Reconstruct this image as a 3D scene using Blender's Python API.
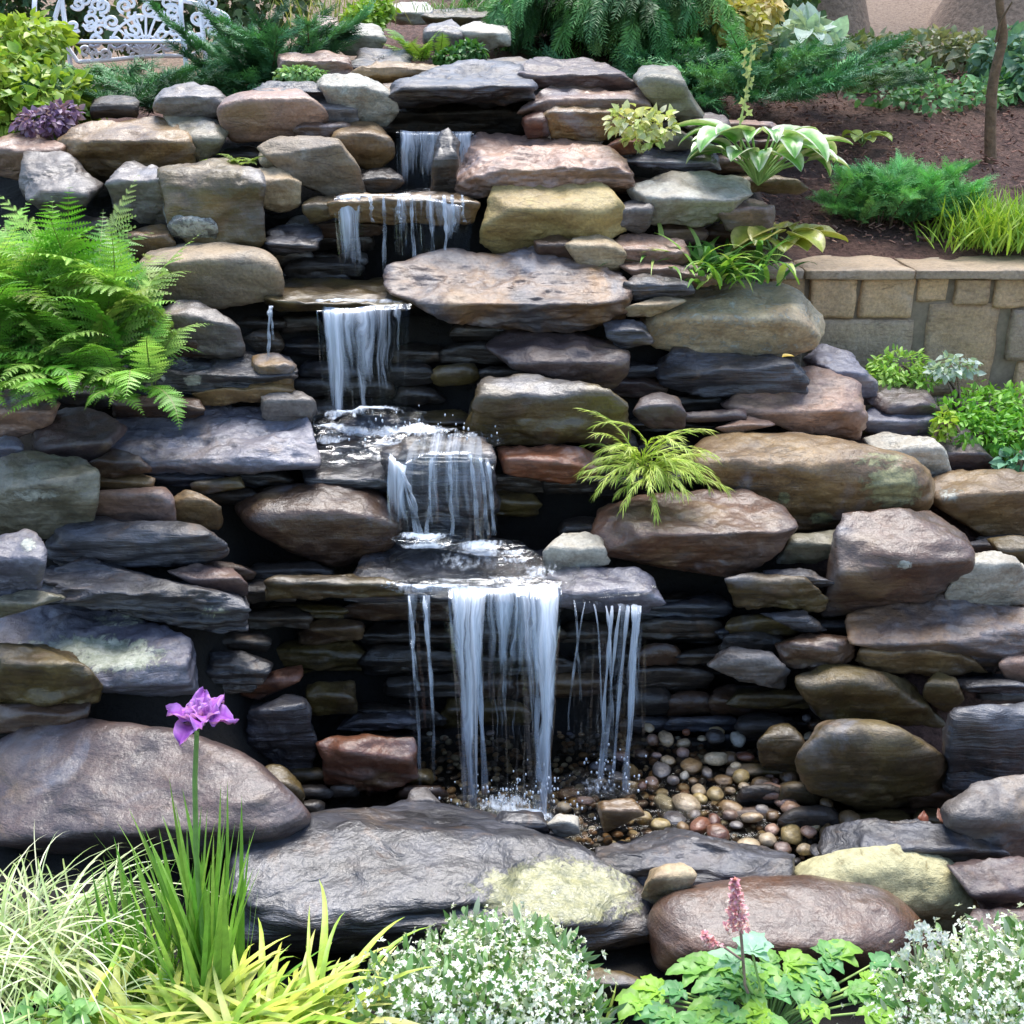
import bpy, bmesh, math, random
import numpy as np
from mathutils import Vector, Matrix
R_ = math.radians
for o in list(bpy.data.objects): bpy.data.objects.remove(o)
SC = bpy.context.scene
COL = SC.collection
rng = np.random.default_rng(7)
random.seed(7)

# ------------------------------------------------------------------ camera, sky, sun, exposure
CAMZ = 2.4; PITCH = 22.0; FOV = 48.0
FPX = 512.0 / math.tan(R_(FOV / 2))
cd = bpy.data.cameras.new('camera'); cam = bpy.data.objects.new('camera', cd); COL.objects.link(cam)
cam.location = (0, 0, CAMZ); cam.rotation_euler = (R_(90 - PITCH), 0, 0)
cd.angle = R_(FOV); cd.clip_start = 0.05; cd.clip_end = 500
SC.camera = cam
SUN_EL, SUN_AZ = 68.0, 12.0          # azimuth: 0 = beyond the hill (+Y), positive to the right
W = bpy.data.worlds.new('World'); SC.world = W; W.use_nodes = True
wn = W.node_tree.nodes; wl = W.node_tree.links
sky = wn.new('ShaderNodeTexSky'); sky.sky_type = 'NISHITA'; sky.sun_disc = False
sky.sun_elevation = R_(SUN_EL); sky.sun_rotation = R_(SUN_AZ); sky.air_density = 1.0; sky.dust_density = 1.2
wl.new(sky.outputs[0], wn['Background'].inputs[0]); wn['Background'].inputs[1].default_value = 0.14
sd = bpy.data.lights.new('sun', 'SUN'); sun = bpy.data.objects.new('sun', sd); COL.objects.link(sun)
sd.energy = 2.9; sd.angle = R_(38); sd.color = (1.0, 0.965, 0.92)
sv = Vector((math.sin(R_(SUN_AZ)) * math.cos(R_(SUN_EL)), math.cos(R_(SUN_AZ)) * math.cos(R_(SUN_EL)), math.sin(R_(SUN_EL))))
sun.rotation_euler = sv.to_track_quat('Z', 'Y').to_euler(); sun.location = (0, 0, 12)
SC.view_settings.view_transform = 'Standard'; SC.view_settings.look = 'None'
SC.view_settings.gamma = 1.0; SC.view_settings.exposure = 1.4
SC.cycles.max_bounces = 8; SC.cycles.transparent_max_bounces = 24
SC.cycles.caustics_reflective = False; SC.cycles.caustics_refractive = False
SC.cycles.use_denoising = True

# ------------------------------------------------------------------ where a view ray meets the place
CP, SP = math.cos(R_(90 - PITCH)), math.sin(R_(90 - PITCH))
def ray(u, v):
    dx = (u - 512) / FPX; dy = (512 - v) / FPX
    return np.array([dx, dy * CP + SP, dy * SP - CP])
def P(u, v, y):
    r = ray(u, v); t = y / r[1]
    return np.array([r[0] * t, y, CAMZ + r[2] * t])
def mpp(u, v, y):
    return y / ray(u, v)[1] / FPX
def proj(p):
    x, y, z = p[..., 0], p[..., 1], p[..., 2] - CAMZ
    dep = y * SP - z * CP; up = y * CP + z * SP
    return 512 + FPX * x / dep, 512 - FPX * up / dep
VK = [-60, 0, 40, 70, 100, 130, 190, 200, 280, 300, 410, 440, 540, 600, 760, 850, 940, 1000, 1060]
YK = [9.5, 7.5, 6.3, 5.7, 5.2, 5.08, 4.9, 4.72, 4.5, 4.35, 4.15, 4.0, 3.8, 3.6, 3.5, 2.95, 2.52, 2.42, 2.1]
LV = [300, 400, 600, 720, 850, 1000]; LK = [0, -.15, -.45, -.55, -.35, -.25]
RV = [280, 330, 430, 530, 600, 670, 800, 900, 1000]; RK = [.3, .8, .85, .4, .1, 0, -.15, -.1, 0]
def Y(u, v):
    y = float(np.interp(v, VK, YK))
    if u < 300: y += (300 - u) / 300 * float(np.interp(v, LV, LK))
    if u > 640: y += (u - 640) / 384 * float(np.interp(v, RV, RK))
    return y
PC = [(-3,.30),(1.95,.30),(2.3,.0),(3.5,-.16),(4.02,-.12),(4.06,.5),(4.2,.58),(4.3,.9),(4.5,.95),(4.66,1.35),(4.98,1.4),(5.15,1.75),(5.5,1.92),(6,2.1),(7,2.4),(9,2.75),(14,3.7),(40,9)]
PL = [(-3,.30),(2.1,.32),(2.5,.15),(3.05,.15),(3.35,.5),(3.75,.8),(4.15,1.05),(4.55,1.4),(5.05,1.7),(5.6,1.9),(7,2.0),(9,2.1),(11,2.6),(14,3.6),(40,9)]
PR = [(-3,.30),(2.0,.30),(2.5,-.05),(3.25,-.1),(3.65,.2),(4.2,.55),(4.5,.66),(5.28,.7),(5.34,1.45),(8,2.12),(11,2.65),(14,3.4),(40,9)]
def sstep(a, b, x):
    t = np.clip((x - a) / (b - a), 0, 1); return t * t * (3 - 2 * t)
def ground_z(x, y):
    x = np.asarray(x, float); y = np.asarray(y, float)
    zc = np.interp(y, *zip(*PC)); zl = np.interp(y, *zip(*PL)); zr = np.interp(y, *zip(*PR))
    wl_ = sstep(-.75, -1.15, x); wr_ = sstep(1.0, 1.35, x)
    return zc * (1 - wl_ - wr_) + zl * wl_ + zr * wr_
def G(u, v, y0=1.5, y1=30):                      # ground point seen at a pixel
    for y in np.arange(y0, y1, .01):
        p = P(u, v, y)
        if p[2] <= ground_z(p[0], p[1]): return p
    return P(u, v, y1)

# ------------------------------------------------------------------ numpy noise
_perm = np.random.default_rng(3).permutation(256)
def vnoise(p):
    p = np.asarray(p, float); i = np.floor(p).astype(int); f = p - i; f = f * f * f * (f * (f * 6 - 15) + 10)
    def h(a, b, c): return _perm[(_perm[(_perm[a & 255] + b) & 255] + c) & 255] / 127.5 - 1
    x, y, z = i[..., 0], i[..., 1], i[..., 2]; fx, fy, fz = f[..., 0], f[..., 1], f[..., 2]
    def l(a, b, t): return a + (b - a) * t
    return l(l(l(h(x,y,z),h(x+1,y,z),fx), l(h(x,y+1,z),h(x+1,y+1,z),fx), fy),
             l(l(h(x,y,z+1),h(x+1,y,z+1),fx), l(h(x,y+1,z+1),h(x+1,y+1,z+1),fx), fy), fz)
def fbm(p, o=4, g=.5):
    s = 0; a = 1; p = np.asarray(p, float)
    for k in range(o): s = s + a * vnoise(p + 17.3 * k); p = p * 2.03; a *= g
    return s

# ------------------------------------------------------------------ objects
def tag(o, label=None, cat=None, group=None, kind=None):
    if label: o['label'] = label
    if cat: o['category'] = cat
    if group: o['group'] = group
    if kind: o['kind'] = kind
    return o
def empty(name, loc, label, cat, group=None):
    o = bpy.data.objects.new(name, None); COL.objects.link(o); o.location = [float(c) for c in loc]
    o.empty_display_size = .05
    return tag(o, label, cat, group)
class MB:
    """collects geometry of one mesh (faces of any size, a tint per vertex)"""
    def __init__(s): s.V = []; s.F = []; s.C = []; s.U = []; s.n = 0
    def add(s, V, F, C=(1, 1, 1), U=None):
        V = np.asarray(V, float).reshape(-1, 3)
        s.V.append(V); C = np.asarray(C, float)
        s.C.append(np.broadcast_to(C, (len(V), 3)) if C.ndim == 1 else C)
        s.U.append(np.zeros((len(V), 2)) if U is None else np.asarray(U, float))
        F = np.asarray(F, int)
        s.F.append(F + s.n); s.n += len(V)
    def inst(s, V, F, M, T, C):
        """copies of a small shape: M (N,3,3) columns are the axes, T (N,3), C (N,3) or (N,n,3)"""
        N, n = len(T), len(V)
        VV = np.einsum('nij,kj->nki', M, V) + T[:, None, :]
        FF = (np.asarray(F)[None] + (np.arange(N) * n)[:, None, None]).reshape(-1, np.asarray(F).shape[1])
        C = np.asarray(C, float)
        CC = np.repeat(C, n, 0) if C.ndim == 2 else C.reshape(-1, 3)
        s.add(VV.reshape(-1, 3), FF, CC)
    def tube(s, pts, r, C=(1, 1, 1), k=6, r1=None):
        pts = np.asarray(pts, float); n = len(pts); r1 = r if r1 is None else r1
        tg = np.gradient(pts, axis=0); tg /= np.linalg.norm(tg, axis=1)[:, None] + 1e-9
        ref = np.array([.13, .21, .97]) if abs(tg[0][2]) < .9 else np.array([1, .1, .05])
        a = np.cross(tg, ref); a /= np.linalg.norm(a, axis=1)[:, None] + 1e-9; b = np.cross(tg, a)
        th = np.linspace(0, 2 * math.pi, k, endpoint=False); rr = np.linspace(r, r1, n)
        V = pts[:, None] + rr[:, None, None] * (np.cos(th)[None, :, None] * a[:, None] + np.sin(th)[None, :, None] * b[:, None])
        F = [(i * k + j, i * k + (j + 1) % k, (i + 1) * k + (j + 1) % k, (i + 1) * k + j) for i in range(n - 1) for j in range(k)]
        s.add(V.reshape(-1, 3), F, C)
    def build(s, name, mat, parent=None, loc=None, smooth=True, uv=False):
        V = np.concatenate(s.V); C = np.concatenate(s.C)
        loc = np.array(loc if loc is not None else ((0, 0, 0) if parent else V.mean(0)), float)
        if parent is None: V = V - loc
        else: V = V - np.array(parent_world(parent))
        m = bpy.data.meshes.new(name)
        m.vertices.add(len(V)); m.vertices.foreach_set('co', V.astype(np.float32).ravel())
        lv = np.concatenate([f.ravel() for f in s.F]); lt = np.concatenate([np.full(len(f), f.shape[1]) for f in s.F])
        m.loops.add(len(lv)); m.loops.foreach_set('vertex_index', lv.astype(np.int32))
        m.polygons.add(len(lt)); m.polygons.foreach_set('loop_start', np.concatenate([[0], np.cumsum(lt)[:-1]]).astype(np.int32))
        m.polygons.foreach_set('loop_total', lt.astype(np.int32))
        m.polygons.foreach_set('use_smooth', np.full(len(lt), smooth))
        m.update(calc_edges=True)
        a = m.attributes.new('tint', 'FLOAT_COLOR', 'POINT')
        a.data.foreach_set('color', np.concatenate([C, np.ones((len(C), 1))], 1).astype(np.float32).ravel())
        if uv:
            U = np.concatenate(s.U); l = m.uv_layers.new(name='UVMap')
            l.data.foreach_set('uv', U[lv].astype(np.float32).ravel())
        m.materials.append(mat)
        o = bpy.data.objects.new(name, m); COL.objects.link(o)
        if parent is None: o.location = loc
        else: o.parent = parent
        return o
def parent_world(o):
    l = np.array(o.location, float)
    while o.parent: o = o.parent; l = l + np.array(o.location, float)
    return l

# ------------------------------------------------------------------ materials
def newmat(name):
    m = bpy.data.materials.new(name); m.use_nodes = True
    nt = m.node_tree; nt.nodes.clear()
    out = nt.nodes.new('ShaderNodeOutputMaterial')
    def N(t, **kw):
        n = nt.nodes.new(t)
        for k, v in kw.items():
            if k.startswith('i_'): n.inputs[k[2:].replace('_', ' ')].default_value = v
            elif k == 'ins':
                for a, b in v.items(): n.inputs[a].default_value = b
            else: setattr(n, k, v)
        return n
    return m, nt, out, N, nt.links.new
def ramp(N, L, src, a, b, ca=(0, 0, 0, 1), cb=(1, 1, 1, 1)):
    r = N('ShaderNodeValToRGB'); r.color_ramp.elements[0].position = a; r.color_ramp.elements[1].position = b
    r.color_ramp.elements[0].color = ca; r.color_ramp.elements[1].color = cb
    L(src, r.inputs[0]); return r.outputs[0]
def mixc(N, L, f, a, b, mode='MIX'):
    m = N('ShaderNodeMix', data_type='RGBA', blend_type=mode)
    for sck, v in ((m.inputs[0], f), (m.inputs[6], a), (m.inputs[7], b)):
        if hasattr(v, 'is_linked'): L(v, sck)
        elif isinstance(v, (int, float)): sck.default_value = v
        else: sck.default_value = (*v[:3], 1)
    return m.outputs[2]
def math_(N, L, op, a, b=0.0, c=None):
    m = N('ShaderNodeMath', operation=op)
    for i, v in enumerate((a, b) if c is None else (a, b, c)):
        if hasattr(v, 'is_linked'): L(v, m.inputs[i])
        else: m.inputs[i].default_value = v
    return m.outputs[0]
def noise(N, L, vec, scale, detail=4, rough=.55, dist=0.0):
    n = N('ShaderNodeTexNoise'); n.inputs['Scale'].default_value = scale; n.inputs['Detail'].default_value = detail
    n.inputs['Roughness'].default_value = rough; n.inputs['Distortion'].default_value = dist
    L(vec, n.inputs['Vector']); return n.outputs['Fac']
def mapped(N, L, vec, sc, rot=(0, 0, 0)):
    m = N('ShaderNodeMapping'); m.inputs['Scale'].default_value = sc; m.inputs['Rotation'].default_value = rot
    L(vec, m.inputs['Vector']); return m.outputs[0]

PAL = {  # main colour, second colour, layering strength
 'SL': ((.070,.073,.090),(.030,.028,.031),.75), 'PU': ((.100,.060,.050),(.062,.044,.044),.10),
 'TA': ((.250,.155,.062),(.115,.064,.024),.10), 'BR': ((.085,.042,.020),(.040,.020,.012),.14),
 'GR': ((.190,.170,.160),(.110,.092,.080),.15), 'GG': ((.250,.230,.160),(.135,.120,.075),0.15),
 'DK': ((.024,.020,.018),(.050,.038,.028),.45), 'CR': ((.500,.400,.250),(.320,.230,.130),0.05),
 'PK': ((.310,.180,.120),(.190,.120,.095),.08), 'OL': ((.115,.080,.022),(.050,.032,.010),.14),
 'WH': ((.500,.475,.400),(.330,.295,.235),0.08), 'RD': ((.210,.075,.032),(.100,.036,.020),0.15),
 'YE': ((.500,.380,.150),(.340,.240,.090),.05), 'SP': ((.078,.046,.033),(.105,.045,.020),.14),
 'ST': ((.090,.082,.092),(.230,.120,.045),.28), 'WL': ((.300,.225,.140),(.220,.180,.140),0.06),
 'WA': ((.600,.400,.220),(.480,.330,.190),.04), 'SB': ((.165,.165,.205),(.115,.110,.145),.2), 'WB': ((.400,.300,.200),(.320,.240,.165),.04),
}
LCOL = {'c': ((.56,.53,.31),(.36,.34,.19)), 'w': ((.60,.61,.53),(.30,.31,.26)), 'y': ((.40,.38,.17),(.17,.18,.09)), 'm': ((.10,.13,.025),(.06,.08,.02)), 'g': ((.24,.27,.17),(.50,.51,.40))}
_rm = {}
def rockmat(pal, wet=.35, lc='w'):
    key = (pal, round(wet, 2), lc)
    if key in _rm: return _rm[key]
    ca, cb, st = PAL[pal]; patch = .1 if pal in ('DK',) else .3 if pal in ('SL', 'SB', 'WA', 'WB') else .55; la, lb = LCOL[lc]
    m, nt, out, N, L = newmat('rock_%s_%s' % (pal, lc))
    geo = N('ShaderNodeNewGeometry'); oi = N('ShaderNodeObjectInfo')
    add = N('ShaderNodeVectorMath', operation='MULTIPLY_ADD'); cx = N('ShaderNodeCombineXYZ')
    for i in range(3): L(oi.outputs['Random'], cx.inputs[i])
    L(cx.outputs[0], add.inputs[0]); add.inputs[1].default_value = (9, 7, 13); L(geo.outputs['Position'], add.inputs[2])
    pos = add.outputs[0]
    big = ramp(N, L, noise(N, L, pos, 4.5, 6, .6, .6), .38, .62)
    col = mixc(N, L, big, ca, cb)
    lay = noise(N, L, mapped(N, L, pos, (2.2, 2.2, 26), (.12, .08, 0)), 1.6, 5, .6, .5)
    layr = ramp(N, L, lay, .36, .66, (.28, .26, .25, 1), (1.35, 1.35, 1.35, 1))
    col = mixc(N, L, st, col, mixc(N, L, 1.0, col, layr, 'MULTIPLY'))
    fine = noise(N, L, pos, 70, 6, .7)
    col = mixc(N, L, .85, col, mixc(N, L, 1.0, col, ramp(N, L, fine, .3, .72, (.62, .62, .62, 1), (1.4, 1.38, 1.35, 1)), 'MULTIPLY'))
    # broad patches where the stone weathers tan or blue grey
    oth = mixc(N, L, ramp(N, L, noise(N, L, pos, 1.7, 3, .5), .45, .55), *(((.40, .30, .19), (.40, .39, .36)) if pal in ('WH', 'CR', 'YE', 'WL', 'WA', 'WB') else ((.27, .175, .085), (.19, .20, .24))))
    pat = ramp(N, L, noise(N, L, mapped(N, L, pos, (1, 1, 1.8)), 2.6, 7, .62, 1.1), .52, .66)
    col = mixc(N, L, math_(N, L, 'MULTIPLY', pat, patch), col, oth)
    # rusty stains and pale mineral veins
    sta = ramp(N, L, noise(N, L, pos, 9, 5, .65, 1.0), .56, .72)
    col = mixc(N, L, math_(N, L, 'MULTIPLY', sta, .45), col, (.17, .10, .055))
    wv = N('ShaderNodeTexNoise'); wv.inputs['Scale'].default_value = 5; wv.inputs['Detail'].default_value = 8; wv.inputs['Distortion'].default_value = .25; wv.inputs['Roughness'].default_value = .62
    L(mapped(N, L, pos, (.55, .7, 3.4), (.25, .2, .2)), wv.inputs['Vector'])
    vein = ramp(N, L, math_(N, L, 'ABSOLUTE', math_(N, L, 'SUBTRACT', wv.outputs['Fac'], .5)), .0, .013, (1, 1, 1, 1), (0, 0, 0, 1))
    vein = math_(N, L, 'MULTIPLY', vein, ramp(N, L, noise(N, L, pos, 5, 3), .48, .6))
    col = mixc(N, L, math_(N, L, 'MULTIPLY', vein, .3), col, (.04, .035, .035))
    hsv = N('ShaderNodeHueSaturation'); L(col, hsv.inputs['Color'])
    L(math_(N, L, 'MULTIPLY_ADD', oi.outputs['Random'], .35, .82), hsv.inputs['Value'])
    col = hsv.outputs[0]
    # lichen where the mesh attribute allows it
    at = N('ShaderNodeAttribute', attribute_name='lichen')
    ln = noise(N, L, pos, 24, 10, .8, .8)
    lm = ramp(N, L, math_(N, L, 'ADD', ln, math_(N, L, 'MULTIPLY', at.outputs['Fac'], .6)), .78, .86)
    lm = math_(N, L, 'MULTIPLY', lm, .84)
    lcol = mixc(N, L, ramp(N, L, noise(N, L, pos, 30, 6, .75), .38, .62), la, lb)
    col = mixc(N, L, lm, col, lcol)
    b = N('ShaderNodeBsdfPrincipled'); L(col, b.inputs['Base Color'])
    r0 = .64 - .3 * wet
    rr = math_(N, L, 'MULTIPLY_ADD', noise(N, L, pos, 22, 4, .6), .3, r0 - .12)
    L(math_(N, L, 'ADD', rr, math_(N, L, 'MULTIPLY', lm, .25)), b.inputs['Roughness'])
    b.inputs['Specular IOR Level'].default_value = .5
    b.inputs['Coat Weight'].default_value = min(.8, wet * 1.05); b.inputs['Coat Roughness'].default_value = .34 if wet < .6 else .25; b.inputs['Coat IOR'].default_value = 1.6
    h = math_(N, L, 'MULTIPLY_ADD', lay, 1.1 * st + .12, math_(N, L, 'MULTIPLY', noise(N, L, pos, 9, 10, .62), .9))
    h = math_(N, L, 'MULTIPLY_ADD', fine, .12, h)
    h = math_(N, L, 'MULTIPLY_ADD', math_(N, L, 'MULTIPLY', lm, noise(N, L, pos, 55, 4, .8)), .25, h)
    h = math_(N, L, 'MULTIPLY_ADD', vein, -.12, h)
    bp = N('ShaderNodeBump'); bp.inputs['Strength'].default_value = .7; bp.inputs['Distance'].default_value = .035
    L(h, bp.inputs['Height']); L(bp.outputs[0], b.inputs['Normal'])
    bc = N('ShaderNodeBump'); bc.inputs['Strength'].default_value = .6; bc.inputs['Distance'].default_value = .03
    L(math_(N, L, 'MULTIPLY_ADD', lay, st, noise(N, L, pos, 11, 8, .6)), bc.inputs['Height']); L(bc.outputs[0], b.inputs['Coat Normal'])
    L(b.outputs[0], out.inputs[0])
    _rm[key] = m; return m
_lm = {}
def leafmat(name, rough=.45, trans=.3, spec=.4):
    key = (name, rough, trans)
    if key in _lm: return _lm[key]
    m, nt, out, N, L = newmat(name)
    at = N('ShaderNodeAttribute', attribute_name='tint'); geo = N('ShaderNodeNewGeometry')
    n = ramp(N, L, noise(N, L, geo.outputs['Position'], 35, 3), .3, .7, (.8, .8, .8, 1), (1.2, 1.2, 1.15, 1))
    col = mixc(N, L, 1.0, at.outputs['Color'], n, 'MULTIPLY')
    b = N('ShaderNodeBsdfPrincipled'); L(col, b.inputs['Base Color']); b.inputs['Roughness'].default_value = rough
    b.inputs['Specular IOR Level'].default_value = spec
    t = N('ShaderNodeBsdfTranslucent'); L(mixc(N, L, 1.0, col, (1.1, 1.15, .6), 'MULTIPLY'), t.inputs[0])
    mx = N('ShaderNodeMixShader'); mx.inputs[0].default_value = trans
    L(b.outputs[0], mx.inputs[1]); L(t.outputs[0], mx.inputs[2]); L(mx.outputs[0], out.inputs[0])
    _lm[key] = m; return m
def plainmat(name, col, rough=.5, var=.3, scale=20, bump=.2, dist=.01, metal=0):
    m, nt, out, N, L = newmat(name)
    geo = N('ShaderNodeNewGeometry'); at = N('ShaderNodeAttribute', attribute_name='tint')
    n = noise(N, L, geo.outputs['Position'], scale, 6, .65)
    c = mixc(N, L, 1.0, col, ramp(N, L, n, .3, .7, (1 - var,) * 3 + (1,), (1 + var,) * 3 + (1,)), 'MULTIPLY')
    c = mixc(N, L, 1.0, c, at.outputs['Color'], 'MULTIPLY')
    b = N('ShaderNodeBsdfPrincipled'); L(c, b.inputs['Base Color']); b.inputs['Roughness'].default_value = rough; b.inputs['Metallic'].default_value = metal
    bp = N('ShaderNodeBump'); bp.inputs['Strength'].default_value = bump; bp.inputs['Distance'].default_value = dist
    L(n, bp.inputs['Height']); L(bp.outputs[0], b.inputs['Normal']); L(b.outputs[0], out.inputs[0])
    return m

# ------------------------------------------------------------------ rocks
_ico = {}
def ico(level):
    if level not in _ico:
        bm = bmesh.new(); bmesh.ops.create_icosphere(bm, subdivisions=level, radius=1)
        bm.verts.ensure_lookup_table()
        _ico[level] = (np.array([v.co[:] for v in bm.verts]), np.array([[v.index for v in f.verts] for f in bm.faces])); bm.free()
    return _ico[level]
def hull_planes(pts):
    bm = bmesh.new()
    for p in pts: bm.verts.new(p)
    r = bmesh.ops.convex_hull(bm, input=bm.verts[:])
    bm.normal_update()
    out = []
    for f in sorted(bm.faces, key=lambda f: -f.calc_area()):
        n = np.array(f.normal[:]); d = float(n @ np.array(f.verts[0].co[:]))
        if np.linalg.norm(n) < .5: continue
        if any(n @ q[0] > .975 for q in out): continue
        out.append((n, d))
    bm.free()
    return out
def parse(s): return np.array([[float(c) for c in q.split(',')] for q in s.split()])
rock_i = 0; POLYS = []
def make_rock(pts, y0, d, top=.4, slope=.2, p=60, rough=.04, strata=.0, cuts=6, under=.4, level=None, seed=None, fit=True, sq=.78, flake=.75):
    """closed rock body whose seen outline is the given polygon; returns verts, faces, centre"""
    global rock_i
    rock_i += 1; rg = np.random.default_rng(1000 + rock_i if seed is None else seed)
    c0 = (pts.max(0) + pts.min(0)) / 2; h0 = np.ptp(pts, axis=0) / 2; q0 = (pts - c0) / h0
    pts = c0 + np.sign(q0) * np.abs(q0) ** sq * (h0 + np.minimum(3.5, h0 * .14))
    u, v = pts[:, 0], pts[:, 1]; vt, vb = v.min(), v.max(); ul, ur = u.min(), u.max()
    uc, vc = (ul + ur) / 2, (vt + vb) / 2; s = mpp(uc, vb, y0); hm = (vb - vt) * s; wm = (ur - ul) * s
    vr = vt + top * (vb - vt)
    zr = P(uc, vr, y0)[2]; H = []; ymax = y0
    dmax = max(d * 1.4, .1)
    for a, b in pts:
        if b >= vr:
            f = (b - vr) / max(vb - vr, 1e-3); yy = y0 + under * hm * f * f
        else:
            r = ray(a, b); den = r[2] - slope * r[1]
            t = (zr - slope * y0 - CAMZ) / den if den < -1e-4 else 1e9
            yy = min(max(t * r[1], y0), y0 + dmax)
        ymax = max(ymax, yy); H.append(P(a, b, yy))
    n = len(pts); xs = []
    for i in range(n):
        (a0, b0), (a1, b1) = pts[i], pts[(i + 1) % n]
        if (b0 - vr) * (b1 - vr) < 0: xs.append(a0 + (a1 - a0) * (vr - b0) / (b1 - b0))
    if len(xs) >= 2:
        l, r_ = min(xs), max(xs); ins = .07 * (r_ - l)
        for k in np.linspace(l + ins, r_ - ins, 5):
            H.append(P(k, vr + rg.normal() * .03 * (vb - vt), y0 - .02 * d + rg.normal() * .02 * d))
    for a, b in pts:
        q = (uc + (a - uc) * .85, vc + (b - vc) * .8)
        H.append(P(q[0], q[1], max(y0 + d, ymax + .15 * d)))
    H = np.array(H)
    planes = hull_planes(H)
    c = (H.min(0) + H.max(0)) / 2; e = (H.max(0) - H.min(0)) / 2 + 1e-4
    Np = np.array([q[0] for q in planes]); D = np.array([q[1] for q in planes]) - Np @ c
    # random chips
    for k in range(cuts):
        q = rg.normal(size=3); q /= np.linalg.norm(q); q = q / e; q /= np.linalg.norm(q)
        sup = ((H - c) @ q).max(); Np = np.vstack([Np, q]); D = np.append(D, sup * rg.uniform(.78, .93))
    ok = D > 1e-4; Np, D = Np[ok], D[ok]
    if level is None:
        px = max(ur - ul, vb - vt); level = 3 if px < 34 else 4 if px < 75 else 5 if px < 190 else 6
    S, F = ico(level)
    S = np.sign(S) * np.abs(S) ** .85
    q = S * e
    k = np.maximum((q @ Np.T) / D, 1e-6)
    km = k.max(1)[:, None]
    kk = (km * ((k / km) ** p).sum(1)[:, None] ** (1 / p))
    V = q / kk
    size = (e[0] * e[1] * e[2]) ** (1 / 3)
    nrm = V / e; nrm /= np.linalg.norm(nrm, axis=1)[:, None]; nrm /= e; nrm /= np.linalg.norm(nrm, axis=1)[:, None]
    off = rg.uniform(-50, 50, 3)
    big = fbm(V / size * 1.1 + off, 3)
    med = fbm(V / size * 2.6 + off, 5, .58)
    rid = 1 - np.abs(fbm(V / size * np.array([1.3, 1.3, 2.6]) + off * 2, 4, .55)) * 2.2
    st_ = 2.2 * vnoise(V / size * np.array([1.7, 1.7, 2.6]) + off * 3) + .5 * med; fl_ = np.floor(st_); fr_ = st_ - fl_
    chip = fl_ + np.clip((fr_ - .42) / .16, 0, 1)                    # flakes broken off in steps
    V = V + nrm * (size * rough * (.9 * big + .8 * med - .8 * np.clip(rid, 0, 1) ** 3 + flake * chip))[:, None]
    if strata > 0:
        z = V[:, 2] + .25 * V[:, 0] * rg.normal() * .4 + .03 * fbm(V * 6 + off, 3)
        fr = 1 / max(.022, min(.05, hm / 6))
        lay = vnoise(np.stack([V[:, 0] * 1.5 + off[0], V[:, 1] * 1.5 + off[1], z * fr], 1)) + .6 * vnoise(np.stack([V[:, 0] * 3 + off[0], V[:, 1] * 3, z * fr * 2.3 + 9], 1))
        hz = nrm.copy(); hz[:, 2] *= .3
        V = V + hz * (strata * size * lay * .22)[:, None]
    V = V + c
    if fit:
        for _ in range(2):
            a, b = proj(V); ca = (a.max() + a.min()) / 2; cb = (b.max() + b.min()) / 2
            sx = (ur - ul) / (a.max() - a.min()); sz = (vb - vt) / (b.max() - b.min())
            c0 = V.mean(0)
            V = c0 + (V - c0) * np.array([sx, 1, sz])
            a, b = proj(V)
            V[:, 0] += ((ul + ur) / 2 - (a.max() + a.min()) / 2) * s
            V[:, 2] -= ((vt + vb) / 2 - (b.max() + b.min()) / 2) * s / SP
    return V, F, nrm
def inside(pl, a, b):
    x, y = pl[:, 0], pl[:, 1]; x2, y2 = np.roll(x, -1), np.roll(y, -1)
    return bool((((y > b) != (y2 > b)) & (a < (x2 - x) * (b - y) / (y2 - y + 1e-9) + x)).sum() % 2)
def R(label, pal, poly, top=.4, y=None, dy=0., d=None, slope=.2, p=60, rough=.04, strata=None, cuts=6, under=.4,
      wet=.5, lich=0., lc='w', lpos=None, name=None, group=None, parent=None, cat=None, kind=None, level=None, seed=None, sq=None):
    if p <= 10: p = 16
    if pal in ('WH', 'CR', 'YE', 'WL'): wet = min(wet, .22)
    sq = (.97 if p <= 16 else .86) if sq is None else sq
    pts = parse(poly) if isinstance(poly, str) else np.asarray(poly, float)
    if isinstance(poly, str): POLYS.append(pts)
    uc = (pts[:, 0].min() + pts[:, 0].max()) / 2; vb = pts[:, 1].max()
    y0 = (Y(uc, vb) if y is None else y) + dy
    s = mpp(uc, vb, y0); w = np.ptp(pts[:, 0]) * s; h = np.ptp(pts[:, 1]) * s
    if d is None: d = min(.75 * w, 1.3 * h + .12)
    if strata is None: strata = PAL[pal][2] * .8 + .06
    V, F, nrm = make_rock(pts, y0, d, top, slope, p, rough, strata, cuts, under, level, seed, sq=sq, flake=.3 if p <= 16 else .75)
    base = np.array([(V[:, 0].min() + V[:, 0].max()) / 2, (V[:, 1].min() + V[:, 1].max()) / 2, V[:, 2].min()])
    mb = MB(); mb.add(V, F)
    if name is None:
        name = 'boulder' if min(np.ptp(pts[:, 0]), np.ptp(pts[:, 1])) > 44 else ('flat_stone' if w > 2.3 * h else 'stone')
    o = mb.build(name, rockmat(pal, wet, lc), parent, base)
    li = np.full(len(V), lich, float)
    if lpos:
        for (a, b, ra, rb, amt) in lpos:
            pu, pv = proj(V); li = np.maximum(li, amt * np.clip(1.6 - 1.6 * np.sqrt(((pu - a) / ra) ** 2 + ((pv - b) / rb) ** 2), 0, 1))
    at = o.data.attributes.new('lichen', 'FLOAT', 'POINT'); at.data.foreach_set('value', li.astype(np.float32))
    if parent is None:
        tag(o, label, cat or ('boulder' if name == 'boulder' else 'stone'), group, kind)
    return o
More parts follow.
